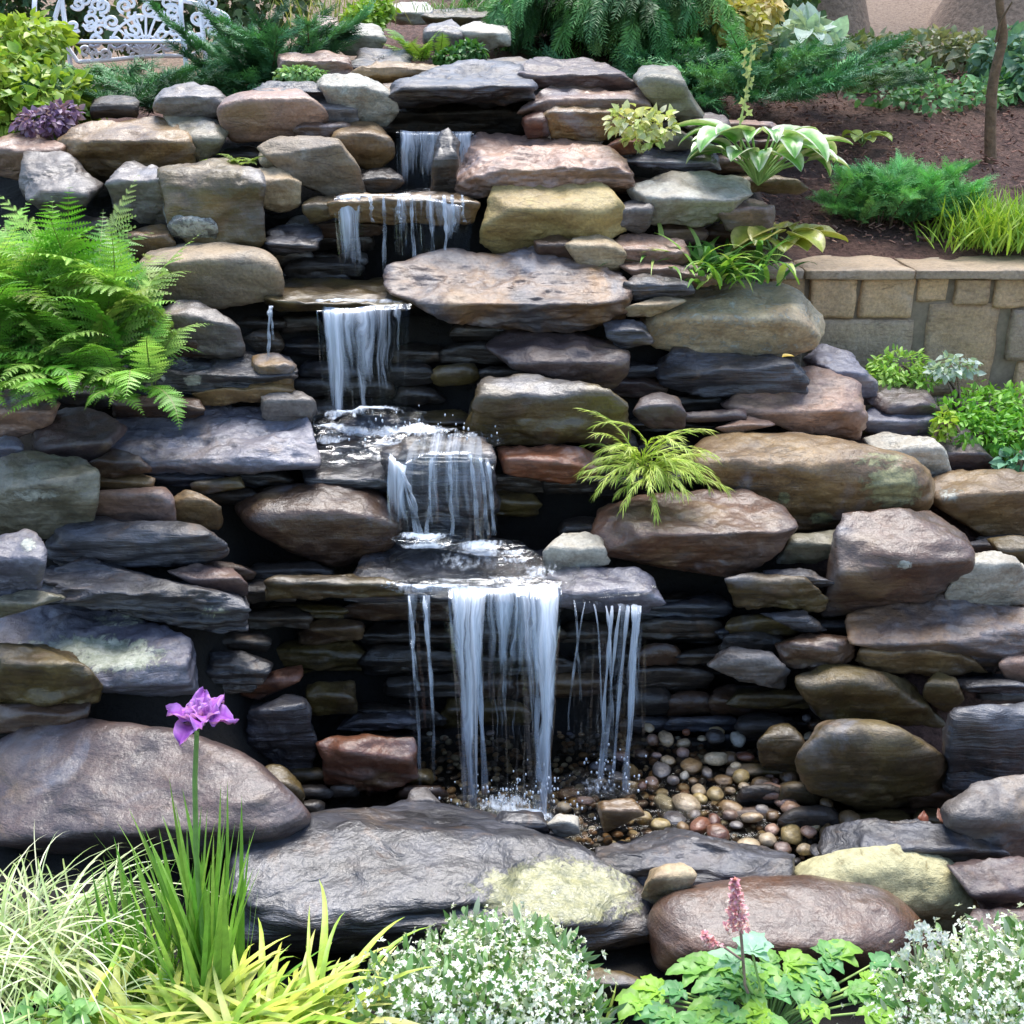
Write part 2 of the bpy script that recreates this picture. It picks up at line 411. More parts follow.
# ------------------------------------------------------------------ ground sheet and pool
def build_ground():
    xs = np.unique(np.concatenate([np.linspace(-60, -4, 20), np.linspace(-4, 4, 120), np.linspace(4, 60, 20)]))
    ys = np.unique(np.concatenate([np.linspace(-3, 1.5, 8), np.linspace(1.5, 9, 190), np.linspace(9, 40, 40)]))
    X, Yg = np.meshgrid(xs, ys)
    Z = ground_z(X, Yg) + .035 * fbm(np.stack([X * 1.3, Yg * 1.3, X * 0], -1), 4) + .012 * fbm(np.stack([X * 14, Yg * 14, X * 0], -1), 3)
    V = np.stack([X, Yg, Z], -1).reshape(-1, 3); n = len(xs)
    i = np.arange(len(ys) - 1)[:, None] * n + np.arange(n - 1)[None]
    F = np.stack([i, i + 1, i + n + 1, i + n], -1).reshape(-1, 4)
    m, nt, out, N, L = newmat('garden_soil')
    geo = N('ShaderNodeNewGeometry'); pos = geo.outputs['Position']
    n1 = noise(N, L, pos, 38, 8, .75); n2 = noise(N, L, pos, 3, 5, .6)
    mul = mixc(N, L, ramp(N, L, n1, .38, .66), (.085, .040, .026), (.34, .19, .135))
    mul = mixc(N, L, ramp(N, L, n2, .4, .7), mul, mixc(N, L, 1.0, mul, (.62, .55, .6), 'MULTIPLY'))
    sep = N('ShaderNodeSeparateXYZ'); L(pos, sep.inputs[0])
    # near-black wet soil in the watercourse, shade between stones put into its colour, leaf litter far up the slope
    a = ramp(N, L, math_(N, L, 'ADD', math_(N, L, 'MULTIPLY', sep.outputs[0], 1.0), math_(N, L, 'MULTIPLY', n2, .3)), .0, 1.0)
    rp = N('ShaderNodeMapRange'); rp.inputs[1].default_value = 1.05; rp.inputs[2].default_value = 1.4; L(sep.outputs[0], rp.inputs[0])
    rq = N('ShaderNodeMapRange'); rq.inputs[1].default_value = 6.0; rq.inputs[2].default_value = 6.6; L(sep.outputs[1], rq.inputs[0])
    dry = math_(N, L, 'MAXIMUM', rp.outputs[0], rq.outputs[0])
    col = mixc(N, L, dry, mixc(N, L, n1, (.008, .007, .006), (.03, .024, .018)), mul)
    rl = N('ShaderNodeMapRange'); rl.inputs[1].default_value = 8.6; rl.inputs[2].default_value = 10; L(math_(N, L, 'ADD', sep.outputs[1], math_(N, L, 'MULTIPLY', n2, 1.2)), rl.inputs[0])
    lit = mixc(N, L, ramp(N, L, n1, .35, .65), (.16, .10, .06), (.42, .30, .21))
    col = mixc(N, L, rl.outputs[0], col, lit)
    b = N('ShaderNodeBsdfPrincipled'); L(col, b.inputs['Base Color']); b.inputs['Roughness'].default_value = .85
    bp = N('ShaderNodeBump'); bp.inputs['Strength'].default_value = 1; bp.inputs['Distance'].default_value = .04
    L(n1, bp.inputs['Height']); L(bp.outputs[0], b.inputs['Normal']); L(b.outputs[0], out.inputs[0])
    mb = MB(); mb.add(V, F); o = mb.build('ground', m, None, (0, 0, 0)); tag(o, kind='structure'); return o
build_ground()

# ------------------------------------------------------------------ rocks, top of the hill
R('pale green domed stone between chartreuse shrub and small fern', 'WH', '338,45 342,30 360,25 378,27 384,40 375,54 345,54', lich=.25)
R('round lilac grey stone right of the small fern near the hilltop', 'GR', '425,35 432,25 450,21 460,30 462,44 445,52 428,48')
R('pale flat stone shaped like a shallow basin at the very top', 'WH', '384,14 398,4 420,3 433,12 431,22 402,24 386,19', top=.5, lich=.2)
R('small grey brown stone behind the pink stone at the hilltop', 'PK', '310,28 318,17 335,19 341,36 328,45 312,42')
R('small blue triangular stone beside the hilltop juniper', 'SL', '298,48 314,37 328,49 322,54 302,54', dy=.1)
R('mossy flat stone under a grass tuft at the top edge', 'OL', '424,18 455,9 495,12 500,27 470,33 440,30', lc='m', lich=.4)
R('grey stone at the top edge left of the weeping evergreen', 'GR', '486,6 500,-4 525,0 525,18 505,25 488,18', dy=.3)
R('pale tilted stone below the mossy stone near the top', 'WH', '458,30 475,23 508,27 505,45 480,50 462,42')
R('pink flat stone right of the hilltop juniper', 'PK', '280,55 288,60 312,52 342,53 350,68 346,78 300,80 280,74', top=.3)
R('blue grey slab lying in front of the pale green domed stone', 'SL', '350,66 372,49 402,52 410,64 384,75 355,74', top=.7)
R('tan pointed slab above the black spillway opening', 'TA', '350,76 380,64 398,62 430,66 456,78 430,84 385,86 352,84', top=.35, dy=.06)
R('small tan wedge at left end of the spillway cap stone', 'TA', '384,84 408,84 422,92 400,108 390,103', dy=.03)
R('lilac stone on top of the spillway cap stone', 'GR', '466,72 480,61 512,58 532,64 526,82 475,82', top=.5, dy=.1)
R('broad grey tan cap stone spanning the black spillway opening', 'SL', '390,98 408,83 450,70 500,62 530,80 535,98 510,103 460,105 400,106', top=.6, d=.45, dy=-.1, lich=.15, lc='g')
R('thin dark slab under the whitish lichen stone', 'SL', '256,90 280,83 322,82 342,94 335,104 300,104 258,98', top=.5)
R('whitish lichen crusted stone left of the spillway', 'WH', '320,84 345,76 367,84 392,98 396,115 385,124 350,121 334,106', top=.3, lich=.45)
R('grey brown stone below the whitish lichen stone', 'GR', '304,102 330,98 354,110 357,126 335,122 312,112')
R('rounded ochre stone left of the top waterfall', 'TA', '334,136 355,124 374,124 390,142 392,156 373,168 350,164 338,150', top=.25, p=10)
R('thin brown stone beside the pink boulder', 'BR', '296,130 322,117 346,125 354,136 330,142 300,138')
R('leaning grey cream slab left of the second ledge', 'WL', '260,150 285,139 335,141 356,168 364,194 335,197 315,190 298,182 280,165', top=.15, rough=.02)
R('small cream stone beside the little yellow fern', 'CR', '260,150 275,149 287,168 273,174 260,162')
R('cream block under the leaning grey slab', 'CR', '258,174 275,169 299,185 297,201 283,210 266,206 258,190', top=.35)
R('round pink tan boulder above the little yellow fern', 'PK', '220,110 235,96 262,91 300,94 320,110 326,127 300,137 262,140 235,140 222,124', top=.25, p=10, rough=.02)
R('smooth grey boulder in front of the dark juniper', 'GR', '156,104 168,88 190,84 215,91 230,105 227,119 195,117 160,112', p=10)
R('sloping grey slab beneath the smooth grey boulder', 'GG', '165,114 200,110 228,132 215,150 195,160 183,150', top=.6)
R('brown overhanging boulder with grey top behind the tall ferns', 'TA', '60,140 80,126 130,119 165,119 187,135 195,168 170,177 120,174 100,182 66,160', top=.25, under=.6, lich=.1)
R('grey pink stone under the purple shrub', 'PK', '-12,142 35,134 64,148 58,170 35,180 -12,174', top=.4)
R('smooth grey slab left of the brown overhanging boulder', 'GR', '25,150 60,151 100,184 86,202 55,214 28,197 22,172', top=.7, dy=-.05)
R('tall olive brown boulder with flat grey top', 'OL', '160,172 190,164 225,161 256,172 263,185 263,235 250,256 222,254 198,246 176,228 168,190', top=.22, lich=.18, lc='y', under=.1)
R('white blotched stone lying against the tall olive boulder', 'GR', '166,210 190,205 217,228 207,242 175,234', lich=.6, dy=-.06)
R('grey stone half hidden by the tops of the ferns', 'GR', '108,187 130,164 155,171 173,185 180,217 160,224 135,217 113,204', top=.3)
R('small tan stone at the tips of the ferns', 'TA', '126,236 160,226 173,245 162,260 128,260')
R('long pale grey boulder with creamy face above the fern tips', 'WL', '138,270 155,251 190,245 235,249 270,258 281,275 279,296 240,304 200,306 160,300 143,290', top=.3, p=10, rough=.02, lich=.15)
R('blue grey boulder beside the ferns under the long pale boulder', 'GR', '148,342 165,311 185,303 210,306 234,322 242,345 238,358 195,359 163,354', top=.3, dy=-.02)
R('small brown stone at the foot of the blue grey boulder', 'BR', '144,344 170,332 202,342 202,356 160,357')
R('flat grey slab with white lichen spots left of the middle fall', 'SL', '114,372 150,357 230,354 282,357 295,370 290,386 250,394 180,400 125,397 110,390', top=.42, lpos=[(192,380,16,9,.75),(150,386,8,6,.7),(163,378,5,6,.7)])
R('thin dark stone below the lichen spotted slab', 'BR', '113,402 140,396 195,401 202,411 165,418 118,418')
R('thin tan stone at right end of the lichen spotted slab', 'TA', '195,394 285,382 292,392 260,402 203,405')
R('ochre lichen stone beside the thin trickle', 'TA', '254,360 275,355 294,368 290,386 270,392 254,390', lich=.2, dy=-.05)
R('grey stone between the blue slab and the middle fall', 'GR', '264,402 290,391 314,405 312,422 285,424 266,416')
R('pinkish stone below the ferns at left edge', 'PK', '-14,395 40,393 57,405 47,422 22,434 8,439 -14,438', top=.4)
R('purple grey rounded boulder below the fern tips', 'PU', '36,427 60,412 90,410 117,422 124,432 107,446 90,462 60,470 40,462 35,446', top=.55, p=10)
R('small round blue stone at left edge', 'SB', '-8,446 6,437 18,441 22,454 10,466 -8,466', p=8)
R('large smooth lilac blue slab left of the cascade', 'SB', '93,457 130,417 160,414 200,417 240,407 265,404 302,425 318,447 312,464 250,468 200,470 155,473 108,475', top=.82, slope=.28, d=.5, strata=.08, wet=.55)
R('small brown stone tucked under the lilac blue slab', 'BR', '91,464 115,450 132,452 149,469 120,477 95,475', dy=-.06)
R('tan thin stone above the taupe block', 'TA', '93,478 130,473 152,480 147,492 98,492')
R('green tinged thin stone under the lilac blue slab', 'OL', '193,483 236,477 242,487 200,494', lc='g', lich=.3)
R('grey boulder with flaky white lichen at left edge', 'GG', '-14,466 30,454 75,461 97,476 97,496 90,522 50,536 -14,537', top=.35, lpos=[(35,495,50,12,.6)])
R('taupe rectangular block under the lilac blue slab', 'PK', '90,493 130,489 171,490 173,526 90,527', top=.15, p=26, rough=.015)
R('orange ended block beside the taupe rectangular block', 'TA', '173,495 193,492 219,508 220,526 180,529 173,526', top=.2)
R('long grey stone lying over the dark layered slate', 'SL', '48,537 60,521 90,519 150,524 205,527 224,540 226,556 216,564 175,563 120,566 60,563 48,552', top=.35, p=12, strata=.35)
R('small purple stone resting on the dark layered slate', 'PU', '170,573 200,565 228,569 245,583 244,594 208,590', top=.5, dy=-.05)
R('dark layered slate slab with mossy right end', 'SL', '26,570 60,560 110,566 160,574 240,594 248,606 243,630 215,625 170,624 125,611 95,601 40,595 26,582', top=.25, strata=.7, rough=.04, lc='g', lpos=[(215,612,30,14,.5)])
R('pale blue stone with lichen patch at left edge', 'SB', '-14,538 25,532 42,545 44,565 32,582 36,594 -14,600', top=.4, lpos=[(28,545,14,12,.7)])
R('thin lichen stone on the broad lichen slab', 'GG', '-14,602 30,591 62,597 36,607 -14,620', lich=.35, lc='g')
R('broad slab streaked with yellow white lichen at left', 'SB', '-14,622 50,602 95,606 150,623 192,645 196,692 170,693 100,688 50,664 -14,650', top=.85, slope=.32, d=.5, lc='g', strata=.2, lpos=[(90,655,130,32,.72),(120,620,60,12,.5)])
R('green mossy layered boulder under the broad lichen slab', 'OL', '-14,646 40,650 78,668 100,690 90,704 50,712 -14,712', top=.3, strata=.5, lc='g', lich=.2)
R('dark brown stone wedged above the big purple boulder', 'BR', '-14,704 88,700 84,718 40,728 -14,732', dy=.02)
R('blue angular slates below the dark layered slate', 'SL', '193,692 203,655 240,653 270,665 252,690', wet=.6, top=.3, lc='g', lich=.1)
R('tilted orange stone left of the lower waterfall', 'RD', '243,692 275,671 300,667 298,682 262,698', top=.5)
R('pale blue faceted rock left of the lower waterfall', 'SL', '248,714 288,697 302,700 314,740 310,763 285,771 256,748', top=.2, p=26, wet=.6, lich=.12)
R('olive rectangular stone behind the pale blue faceted rock', 'OL', '307,684 352,682 355,713 307,714', p=24, wet=.6, dy=.05)
R('thin wet stone with white edge left of the lower fall', 'SL', '340,727 355,714 400,712 417,719 382,730', wet=.9, dy=.05)
R('red brown wet boulder at foot of the wall left of the fall', 'RD', '319,745 335,737 365,750 410,739 416,776 370,793 324,783', wet=.7, top=.25)
R('olive rounded stone between purple boulder and dark slab', 'OL', '254,786 267,767 286,768 302,790 300,812 265,810', wet=.6, p=10)
R('huge purple brown boulder beneath the purple iris flower', 'PU', '-20,740 40,722 110,720 180,732 240,755 292,800 308,820 292,835 245,853 180,853 130,862 90,848 20,843 -20,841', top=.72, slope=.4, d=.75, p=9, rough=.02, under=.3, wet=.6)

# centre
R('added near black stone standing for shade inside the spillway opening', 'DK', '384,99 460,96 542,100 546,138 380,138', y=5.5, d=.3, wet=.2)  # added backing, its near-black colour stands in for shade in the opening
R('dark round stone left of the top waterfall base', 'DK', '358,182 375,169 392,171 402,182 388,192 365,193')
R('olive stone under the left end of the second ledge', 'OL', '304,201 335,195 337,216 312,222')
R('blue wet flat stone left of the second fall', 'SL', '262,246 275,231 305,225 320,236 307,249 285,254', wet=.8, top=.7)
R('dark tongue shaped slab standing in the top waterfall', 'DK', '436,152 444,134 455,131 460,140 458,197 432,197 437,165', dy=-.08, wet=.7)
R('tan ledge stone under the second fall', 'TA', '330,202 345,193 460,193 477,205 472,216 420,224 350,224 333,216', top=.15, dy=-.04, wet=.8)
R('olive flat ledge stone above the middle fall', 'OL', '266,303 285,284 310,279 390,281 418,296 402,307 330,310 273,310', top=.8, slope=.06, d=.4, wet=.9, dy=-.04)
R('flat wet slab beside the foaming cascade', 'SL', '303,442 330,419 400,418 424,436 406,468 392,493 320,494 306,472', top=.85, slope=.1, wet=.9, strata=.25)
R('blocky wet boulder covered by the foaming cascade', 'SL', '383,456 398,441 430,437 482,440 496,458 498,510 494,542 408,542 396,500', top=.24, p=40, sq=.8, wet=.9, strata=.35)
R('big brown boulder with blue wet top left of the cascade', 'BR', '238,502 270,486 330,483 370,485 394,500 400,520 387,547 355,564 320,562 290,548 250,527', top=.4, wet=.7, p=9, under=.35)
R('thin mossy stone at left end of the lower ledge', 'OL', '267,581 280,575 340,577 402,578 400,592 340,597 274,599', top=.3, wet=.7, dy=-.06, lc='g', lich=.3)
R('long flat ledge slab above the lower waterfall', 'SL', '345,582 400,538 470,535 530,545 575,565 592,580 585,600 480,597 400,597 350,595', top=.82, slope=.05, d=.5, wet=.9, strata=.2, dy=-.05)
R('blue tilted slab at right end of the lower ledge', 'SB', '545,575 570,568 650,572 663,601 640,611 590,606 550,598', top=.6, slope=.3, wet=.8, dy=-.07)
R('pale blue stone sitting on the lower ledge', 'WH', '546,556 565,539 585,534 605,545 607,561 576,574 553,566', wet=.6, strata=.3, dy=-.02)

# right of the falls, upper
R('dark reddish slab below the weeping evergreen', 'PU', '518,78 540,61 565,59 600,67 637,85 632,92 600,94 560,87 530,87', top=.5)
R('pink slab under the dark reddish slab', 'PK', '520,112 545,91 580,81 622,85 652,105 655,120 620,117 578,109 540,114', top=.55)
R('red chunk left of the yellow variegated plant', 'RD', '523,118 545,109 549,135 526,137')
R('olive yellow stone under the pink slab', 'TA', '543,118 560,109 592,106 617,112 624,130 602,140 558,138', top=.2, lc='y')
R('olive grey leaning boulder right of the pink slab', 'GG', '636,82 655,68 674,75 694,100 702,118 686,124 663,112 648,96', top=.3)
R('small lilac stone beside the striped hosta', 'PU', '686,125 700,114 722,117 728,131 700,139', p=9)
R('small grey stone behind the blue wet slab', 'GR', '656,136 676,129 692,140 687,150 664,149', p=9)
R('small orange stone below the yellow variegated plant', 'RD', '608,146 625,136 640,142 632,154 612,154')
R('long cream topped pink stone above the yellow boulder', 'PK', '450,181 468,150 490,137 560,135 602,145 634,170 635,184 600,182 560,174 490,174 477,194 456,197', top=.5, dy=-.08, strata=.25)
R('large rounded yellow boulder right of the second fall', 'YE', '483,235 488,185 508,169 560,174 602,190 624,215 622,234 592,247 570,245 530,252 488,250', top=.55, slope=.5, p=60, rough=.022, lich=.15, lc='w', cuts=10, sq=1.05)
R('blue wet slab beside the striped hosta', 'SB', '624,163 660,146 706,149 718,172 680,172 648,166', top=.7, wet=.7)
R('white topped slab below the striped hosta', 'WH', '630,192 660,175 700,174 746,185 750,196 722,212 700,224 655,222 633,206', top=.5, slope=.35)
R('small grey stone right of the yellow boulder', 'GR', '615,211 640,199 652,215 642,232 622,230')
R('small brown stone under the yellow boulder', 'BR', '536,242 555,236 574,245 570,260 540,260', dy=-.03)
R('small cream rounded stone under the yellow boulder', 'CR', '568,249 585,236 605,239 624,255 617,270 585,267', p=9, dy=-.04)
R('pinkish grey stone left of the strappy leaved plant', 'PK', '610,246 640,235 680,242 688,258 672,270 625,262', top=.4)
R('pink stone behind the strappy leaved plant', 'PK', '716,211 745,198 772,210 770,232 730,228')
R('long blue and tan slab with streaked face beside the second fall', 'ST', '386,275 398,254 430,249 500,249 560,256 622,270 630,286 627,317 590,322 530,330 480,320 430,302 396,290', top=.62, slope=.55, d=.5, strata=.3, wet=.5)
R('pink thin slab topmost of the three thin slabs', 'PK', '622,268 640,261 690,267 720,283 680,286 640,277', top=.4)
R('dark thin slab middle of the three thin slabs', 'SL', '626,285 650,275 690,283 692,293 640,300', top=.4, dy=-.02)
R('pale thin slab lowest of the three thin slabs', 'CR', '628,307 660,296 684,299 652,316 632,316', top=.4, dy=-.03)
R('long pale lichen boulder left of the retaining wall', 'CR', '643,322 660,299 690,286 730,283 775,289 817,312 822,331 802,352 760,357 700,352 658,342', top=.5, p=10, rough=.035, lich=.42, lc='w')
R('dark small slab left of the long pale lichen boulder', 'SL', '606,324 640,321 652,340 622,348')
R('pinkish purple boulder under the streaked slab', 'PU', '488,346 520,329 540,326 580,331 622,350 627,366 607,387 560,377 520,367', top=.5, wet=.5)
R('square wet block with mossy face right of the middle fall', 'OL', '467,386 490,377 560,379 612,398 628,407 626,434 590,440 480,444 469,432', top=.25, slope=.25, p=22, wet=.75, lc='m', lich=.2)
R('dark red flat stone under the square wet block', 'RD', '500,447 550,446 600,454 602,471 560,482 510,472', wet=.6)
R('dark slate with ragged layers under the long pale boulder', 'SL', '658,366 680,347 720,346 790,357 808,376 802,392 760,398 700,392 668,380', top=.3, strata=.7, rough=.04)
R('red brown slab with pink top right of the ragged slate', 'PK', '722,402 780,386 800,369 830,374 857,385 865,405 860,437 820,432 760,417', top=.6, slope=.45)
R('lilac blue slab leaning behind the red brown slab', 'SB', '806,362 825,347 850,359 874,380 875,396 862,402 842,377', top=.5, dy=.05)
R('round pink stone behind the chartreuse tuft', 'PU', '636,414 645,399 660,394 677,400 684,415 682,427 650,427', p=9)
R('thin purple stone right of the chartreuse tuft', 'PU', '684,413 740,409 744,419 690,422')
R('thin pink wedge above the long brown boulder', 'PK', '718,427 745,417 772,424 732,434', dy=-.03)
R('mauve stone right of the red brown slab', 'PU', '868,402 885,384 910,387 937,410 932,432 900,417', top=.5)
R('smooth blue stone below the mauve stone', 'SB', '866,420 880,406 905,405 932,420 927,434 890,437 868,432', top=.6, p=9)
R('lilac flat stone bordering the green groundcover', 'PU', '903,442 930,429 965,437 992,460 988,476 940,475', top=.6)
R('cream lichen stone at right end of the long brown boulder', 'WH', '866,442 900,435 930,444 948,456 948,477 920,482 898,470', lich=.3)
R('long brown boulder with blotches of pale lichen', 'TA', '693,442 720,433 800,436 870,444 917,460 932,480 924,507 900,522 850,528 800,529 758,511 713,482 698,466', top=.3, p=10, rough=.025, lc='y', lpos=[(893,488,46,34,.8),(748,505,12,14,.8),(784,498,10,10,.8),(822,518,20,10,.8),(880,460,50,14,.6)])
R('pink and brown boulder beneath the chartreuse tuft', 'SP', '593,531 605,509 640,497 700,491 750,494 787,508 795,526 772,552 735,575 700,572 640,562 603,552', top=.45, wet=.6, under=.35, rough=.03)
R('olive tan boulder below the lilac flat stone at right edge', 'TA', '930,491 945,474 985,472 1040,478 1040,537 985,532 943,511', top=.35, p=10, lpos=[(950,495,25,14,.55)])
R('large glossy purple brown boulder at right', 'SP', '824,612 838,538 850,524 925,511 962,535 972,555 967,572 930,597 870,607 826,614', top=.55, slope=.6, wet=.65, rough=.03, lpos=[(905,565,14,8,.8)])
R('greenish stone left of the glossy purple brown boulder', 'GG', '778,561 795,537 835,530 840,550 812,562', lc='m', lich=.2)
R('pale blue angular rock at right edge', 'WH', '948,592 965,571 985,554 1006,555 1024,575 1026,602 1000,608 953,604', p=24, top=.3)
R('small grey stone behind the pale blue angular rock', 'GR', '968,546 990,539 1002,553 985,558', dy=.1)
R('olive stone under the olive tan boulder', 'OL', '990,537 1040,537 1040,566 1010,562')
R('wide boulder with orange pink right half', 'ST', '848,624 858,604 915,591 945,599 1000,607 1040,612 1040,652 1000,672 950,642 900,647 853,642', top=.6, slope=.5, wet=.4, strata=.15)
R('thin tan slab beneath the wide orange pink boulder', 'TA', '858,662 870,645 960,650 985,672 940,674 872,675', top=.2, wet=.5, dy=.02)
R('olive flat stone left of the glossy purple boulder', 'OL', '728,582 760,574 800,579 825,600 817,610 738,608', top=.2)
R('thin blue slate left of the glossy purple boulder', 'SL', '766,571 800,569 834,580 822,587 773,580', dy=-.03)
R('grey leaf shaped stone right of the lower waterfall', 'GR', '710,666 735,649 765,654 787,670 777,687 743,680', top=.3)
R('wet brown stone right of the grey leaf shaped stone', 'BR', '778,646 810,634 852,640 850,660 830,670 788,667', wet=.8)
R('thin dark slate above the wet brown stone', 'SL', '763,613 800,611 824,628 802,632')
R('ochre brown pointed boulder above the pebbles', 'OL', '798,676 835,666 902,679 944,720 942,728 880,729 828,717 803,692', top=.3, wet=.5)
R('round olive stone right of the ochre brown boulder', 'OL', '925,696 938,674 956,684 962,700 946,710', p=9)
R('big olive brown boulder at the back of the pebble bed', 'OL', '798,762 825,724 870,722 912,740 947,765 942,792 908,809 858,808 813,792', top=.2, p=9, wet=.45)
R('olive rounded stone with white glint beside the pebbles', 'OL', '760,746 775,726 795,729 807,755 797,772 766,767', p=9, wet=.7)
R('blue fissured slate block at right edge', 'SL', '945,712 1000,706 1040,705 1040,772 960,803 946,792', top=.15, p=24, strata=.3)
R('thin blue slate above the fissured slate block', 'SL', '956,679 1000,675 1036,682 1026,694 973,692', dy=-.03)
R('smooth pink cobble at right edge', 'PK', '1001,666 1010,655 1040,654 1040,684 1012,685', p=7)
R('small pale stone on the fissured slate block', 'WH', '994,748 1006,742 1018,746 1020,758 1002,762', dy=-.12)
R('grey sloping slab at right edge above the purple slabs', 'GR', '943,816 975,795 1040,776 1040,858 1000,853 973,838 948,828', top=.6, slope=.4)
R('long low slab between the pebbles and the right boulder', 'SL', '820,847 830,824 870,821 942,827 982,840 1007,850 1005,865 960,868 900,857 838,860', top=.6, strata=.25)
R('violet slab right of the front boulder', 'PU', '950,870 1000,862 1040,859 1040,908 990,908', top=.7)
R('lower violet slab right of the front boulder', 'PU', '968,932 980,909 1040,906 1040,962 983,957', top=.7)
R('cream pink cobble behind the front boulder', 'CR', '643,897 655,874 680,865 694,880 672,903 648,905', dy=-.03)
R('long dark slab in front of the pebble bed', 'SL', '598,850 640,832 700,837 790,854 792,872 750,880 700,872 640,893 608,877', top=.6, strata=.4)
R('big dark slate slab with yellow lichen right end', 'SL', '232,868 260,830 330,808 400,803 470,818 545,842 615,872 655,900 657,925 640,944 580,953 500,957 420,954 300,948 243,938 232,906', top=.8, slope=.16, d=.75, strata=.35, rough=.018, under=.15, wet=.8, sq=.92, lc='y', lpos=[(560,893,125,52,.85),(500,880,40,14,.7)])
R('pale rock crusted with yellow lichen behind the great boulder', 'YE', '795,872 830,853 880,847 934,855 962,876 982,910 980,940 940,950 870,935', top=.5, slope=.5, d=.5, p=24, rough=.03, wet=.1, lc='c', lich=.75, y=2.66)
R('great brown purple boulder in front behind the pink plumes', 'SP', '650,932 664,902 700,888 780,878 840,886 892,902 926,930 942,956 930,976 880,994 800,1004 720,994 668,984 651,962', top=.62, slope=.4, d=.7, p=14, rough=.018, wet=.75, strata=.05, sq=1.0, y=2.43)
R('brown stone in shade between slab and front boulder', 'OL', '580,987 600,969 640,984 662,1000 650,1012 590,1010', wet=.4)
R('red brown flat stone at the splash of the lower fall', 'RD', '488,836 520,831 562,850 557,862 520,857 493,850', wet=.8, dy=.03)
R('orange flat stone in the shallow pool', 'TA', '600,803 635,800 642,815 610,830', wet=.8)
R('pointed grey stone left of the splash', 'GR', '406,812 413,791 425,789 440,806 447,818 420,818', wet=.5, dy=.04)
R('white splashed stone at the base of the lower fall', 'WH', '548,826 560,815 576,818 578,833 560,838', wet=.8)
R('blue wet stone at the base of the lower fall', 'SL', '494,828 505,812 535,814 548,830 530,840 500,838', wet=.9)

# fillers: small stones, mostly coloured near-black for the shade of the gaps, that close the wall between the named ones
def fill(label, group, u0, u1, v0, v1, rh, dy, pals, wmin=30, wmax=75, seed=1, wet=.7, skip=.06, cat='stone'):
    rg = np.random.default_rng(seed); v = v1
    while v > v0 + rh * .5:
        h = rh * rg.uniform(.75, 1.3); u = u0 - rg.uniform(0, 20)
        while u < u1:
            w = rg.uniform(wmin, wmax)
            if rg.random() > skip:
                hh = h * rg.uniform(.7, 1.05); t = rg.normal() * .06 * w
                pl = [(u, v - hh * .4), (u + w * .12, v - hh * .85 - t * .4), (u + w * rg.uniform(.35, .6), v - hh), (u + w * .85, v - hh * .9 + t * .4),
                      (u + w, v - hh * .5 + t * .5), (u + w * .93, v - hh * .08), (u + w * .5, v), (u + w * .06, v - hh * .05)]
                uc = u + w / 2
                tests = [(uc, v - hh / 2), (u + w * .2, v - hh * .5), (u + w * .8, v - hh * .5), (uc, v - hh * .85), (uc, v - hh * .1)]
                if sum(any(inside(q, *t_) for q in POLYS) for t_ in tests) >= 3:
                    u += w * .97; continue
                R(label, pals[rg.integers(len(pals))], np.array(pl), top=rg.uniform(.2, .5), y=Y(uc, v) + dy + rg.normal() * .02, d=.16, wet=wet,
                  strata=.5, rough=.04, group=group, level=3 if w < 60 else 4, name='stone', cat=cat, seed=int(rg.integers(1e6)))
            u += w * .97
        v -= h * .93
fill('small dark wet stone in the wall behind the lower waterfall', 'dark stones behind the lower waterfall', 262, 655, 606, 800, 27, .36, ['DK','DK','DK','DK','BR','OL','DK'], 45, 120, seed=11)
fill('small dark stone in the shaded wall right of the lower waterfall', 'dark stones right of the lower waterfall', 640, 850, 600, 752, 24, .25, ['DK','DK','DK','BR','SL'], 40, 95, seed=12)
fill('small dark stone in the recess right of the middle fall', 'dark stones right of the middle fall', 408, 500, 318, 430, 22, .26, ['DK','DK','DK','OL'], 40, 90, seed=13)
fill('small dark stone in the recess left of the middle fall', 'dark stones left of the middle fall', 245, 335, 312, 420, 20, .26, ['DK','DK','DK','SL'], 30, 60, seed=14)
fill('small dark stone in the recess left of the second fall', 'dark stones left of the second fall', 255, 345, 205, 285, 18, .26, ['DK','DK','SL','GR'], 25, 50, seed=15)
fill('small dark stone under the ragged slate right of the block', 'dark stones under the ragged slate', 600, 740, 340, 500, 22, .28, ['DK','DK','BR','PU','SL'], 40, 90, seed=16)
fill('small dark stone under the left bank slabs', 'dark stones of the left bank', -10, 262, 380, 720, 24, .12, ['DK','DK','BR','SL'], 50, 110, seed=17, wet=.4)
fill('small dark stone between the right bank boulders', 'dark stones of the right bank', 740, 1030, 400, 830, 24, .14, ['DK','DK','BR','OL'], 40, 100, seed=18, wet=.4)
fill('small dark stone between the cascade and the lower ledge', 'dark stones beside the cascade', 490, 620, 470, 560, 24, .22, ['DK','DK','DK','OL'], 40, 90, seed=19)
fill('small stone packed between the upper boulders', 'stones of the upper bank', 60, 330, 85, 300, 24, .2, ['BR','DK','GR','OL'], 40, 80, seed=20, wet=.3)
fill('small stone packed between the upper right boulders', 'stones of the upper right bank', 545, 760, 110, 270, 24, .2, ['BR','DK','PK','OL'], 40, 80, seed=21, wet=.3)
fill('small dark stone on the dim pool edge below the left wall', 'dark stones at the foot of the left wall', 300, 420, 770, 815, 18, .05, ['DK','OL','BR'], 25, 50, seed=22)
fill('small dark stone beneath the front slabs', 'dark stones beneath the front slabs', 380, 700, 930, 1010, 30, .3, ['DK','DK','OL'], 50, 100, seed=23, wet=.3)
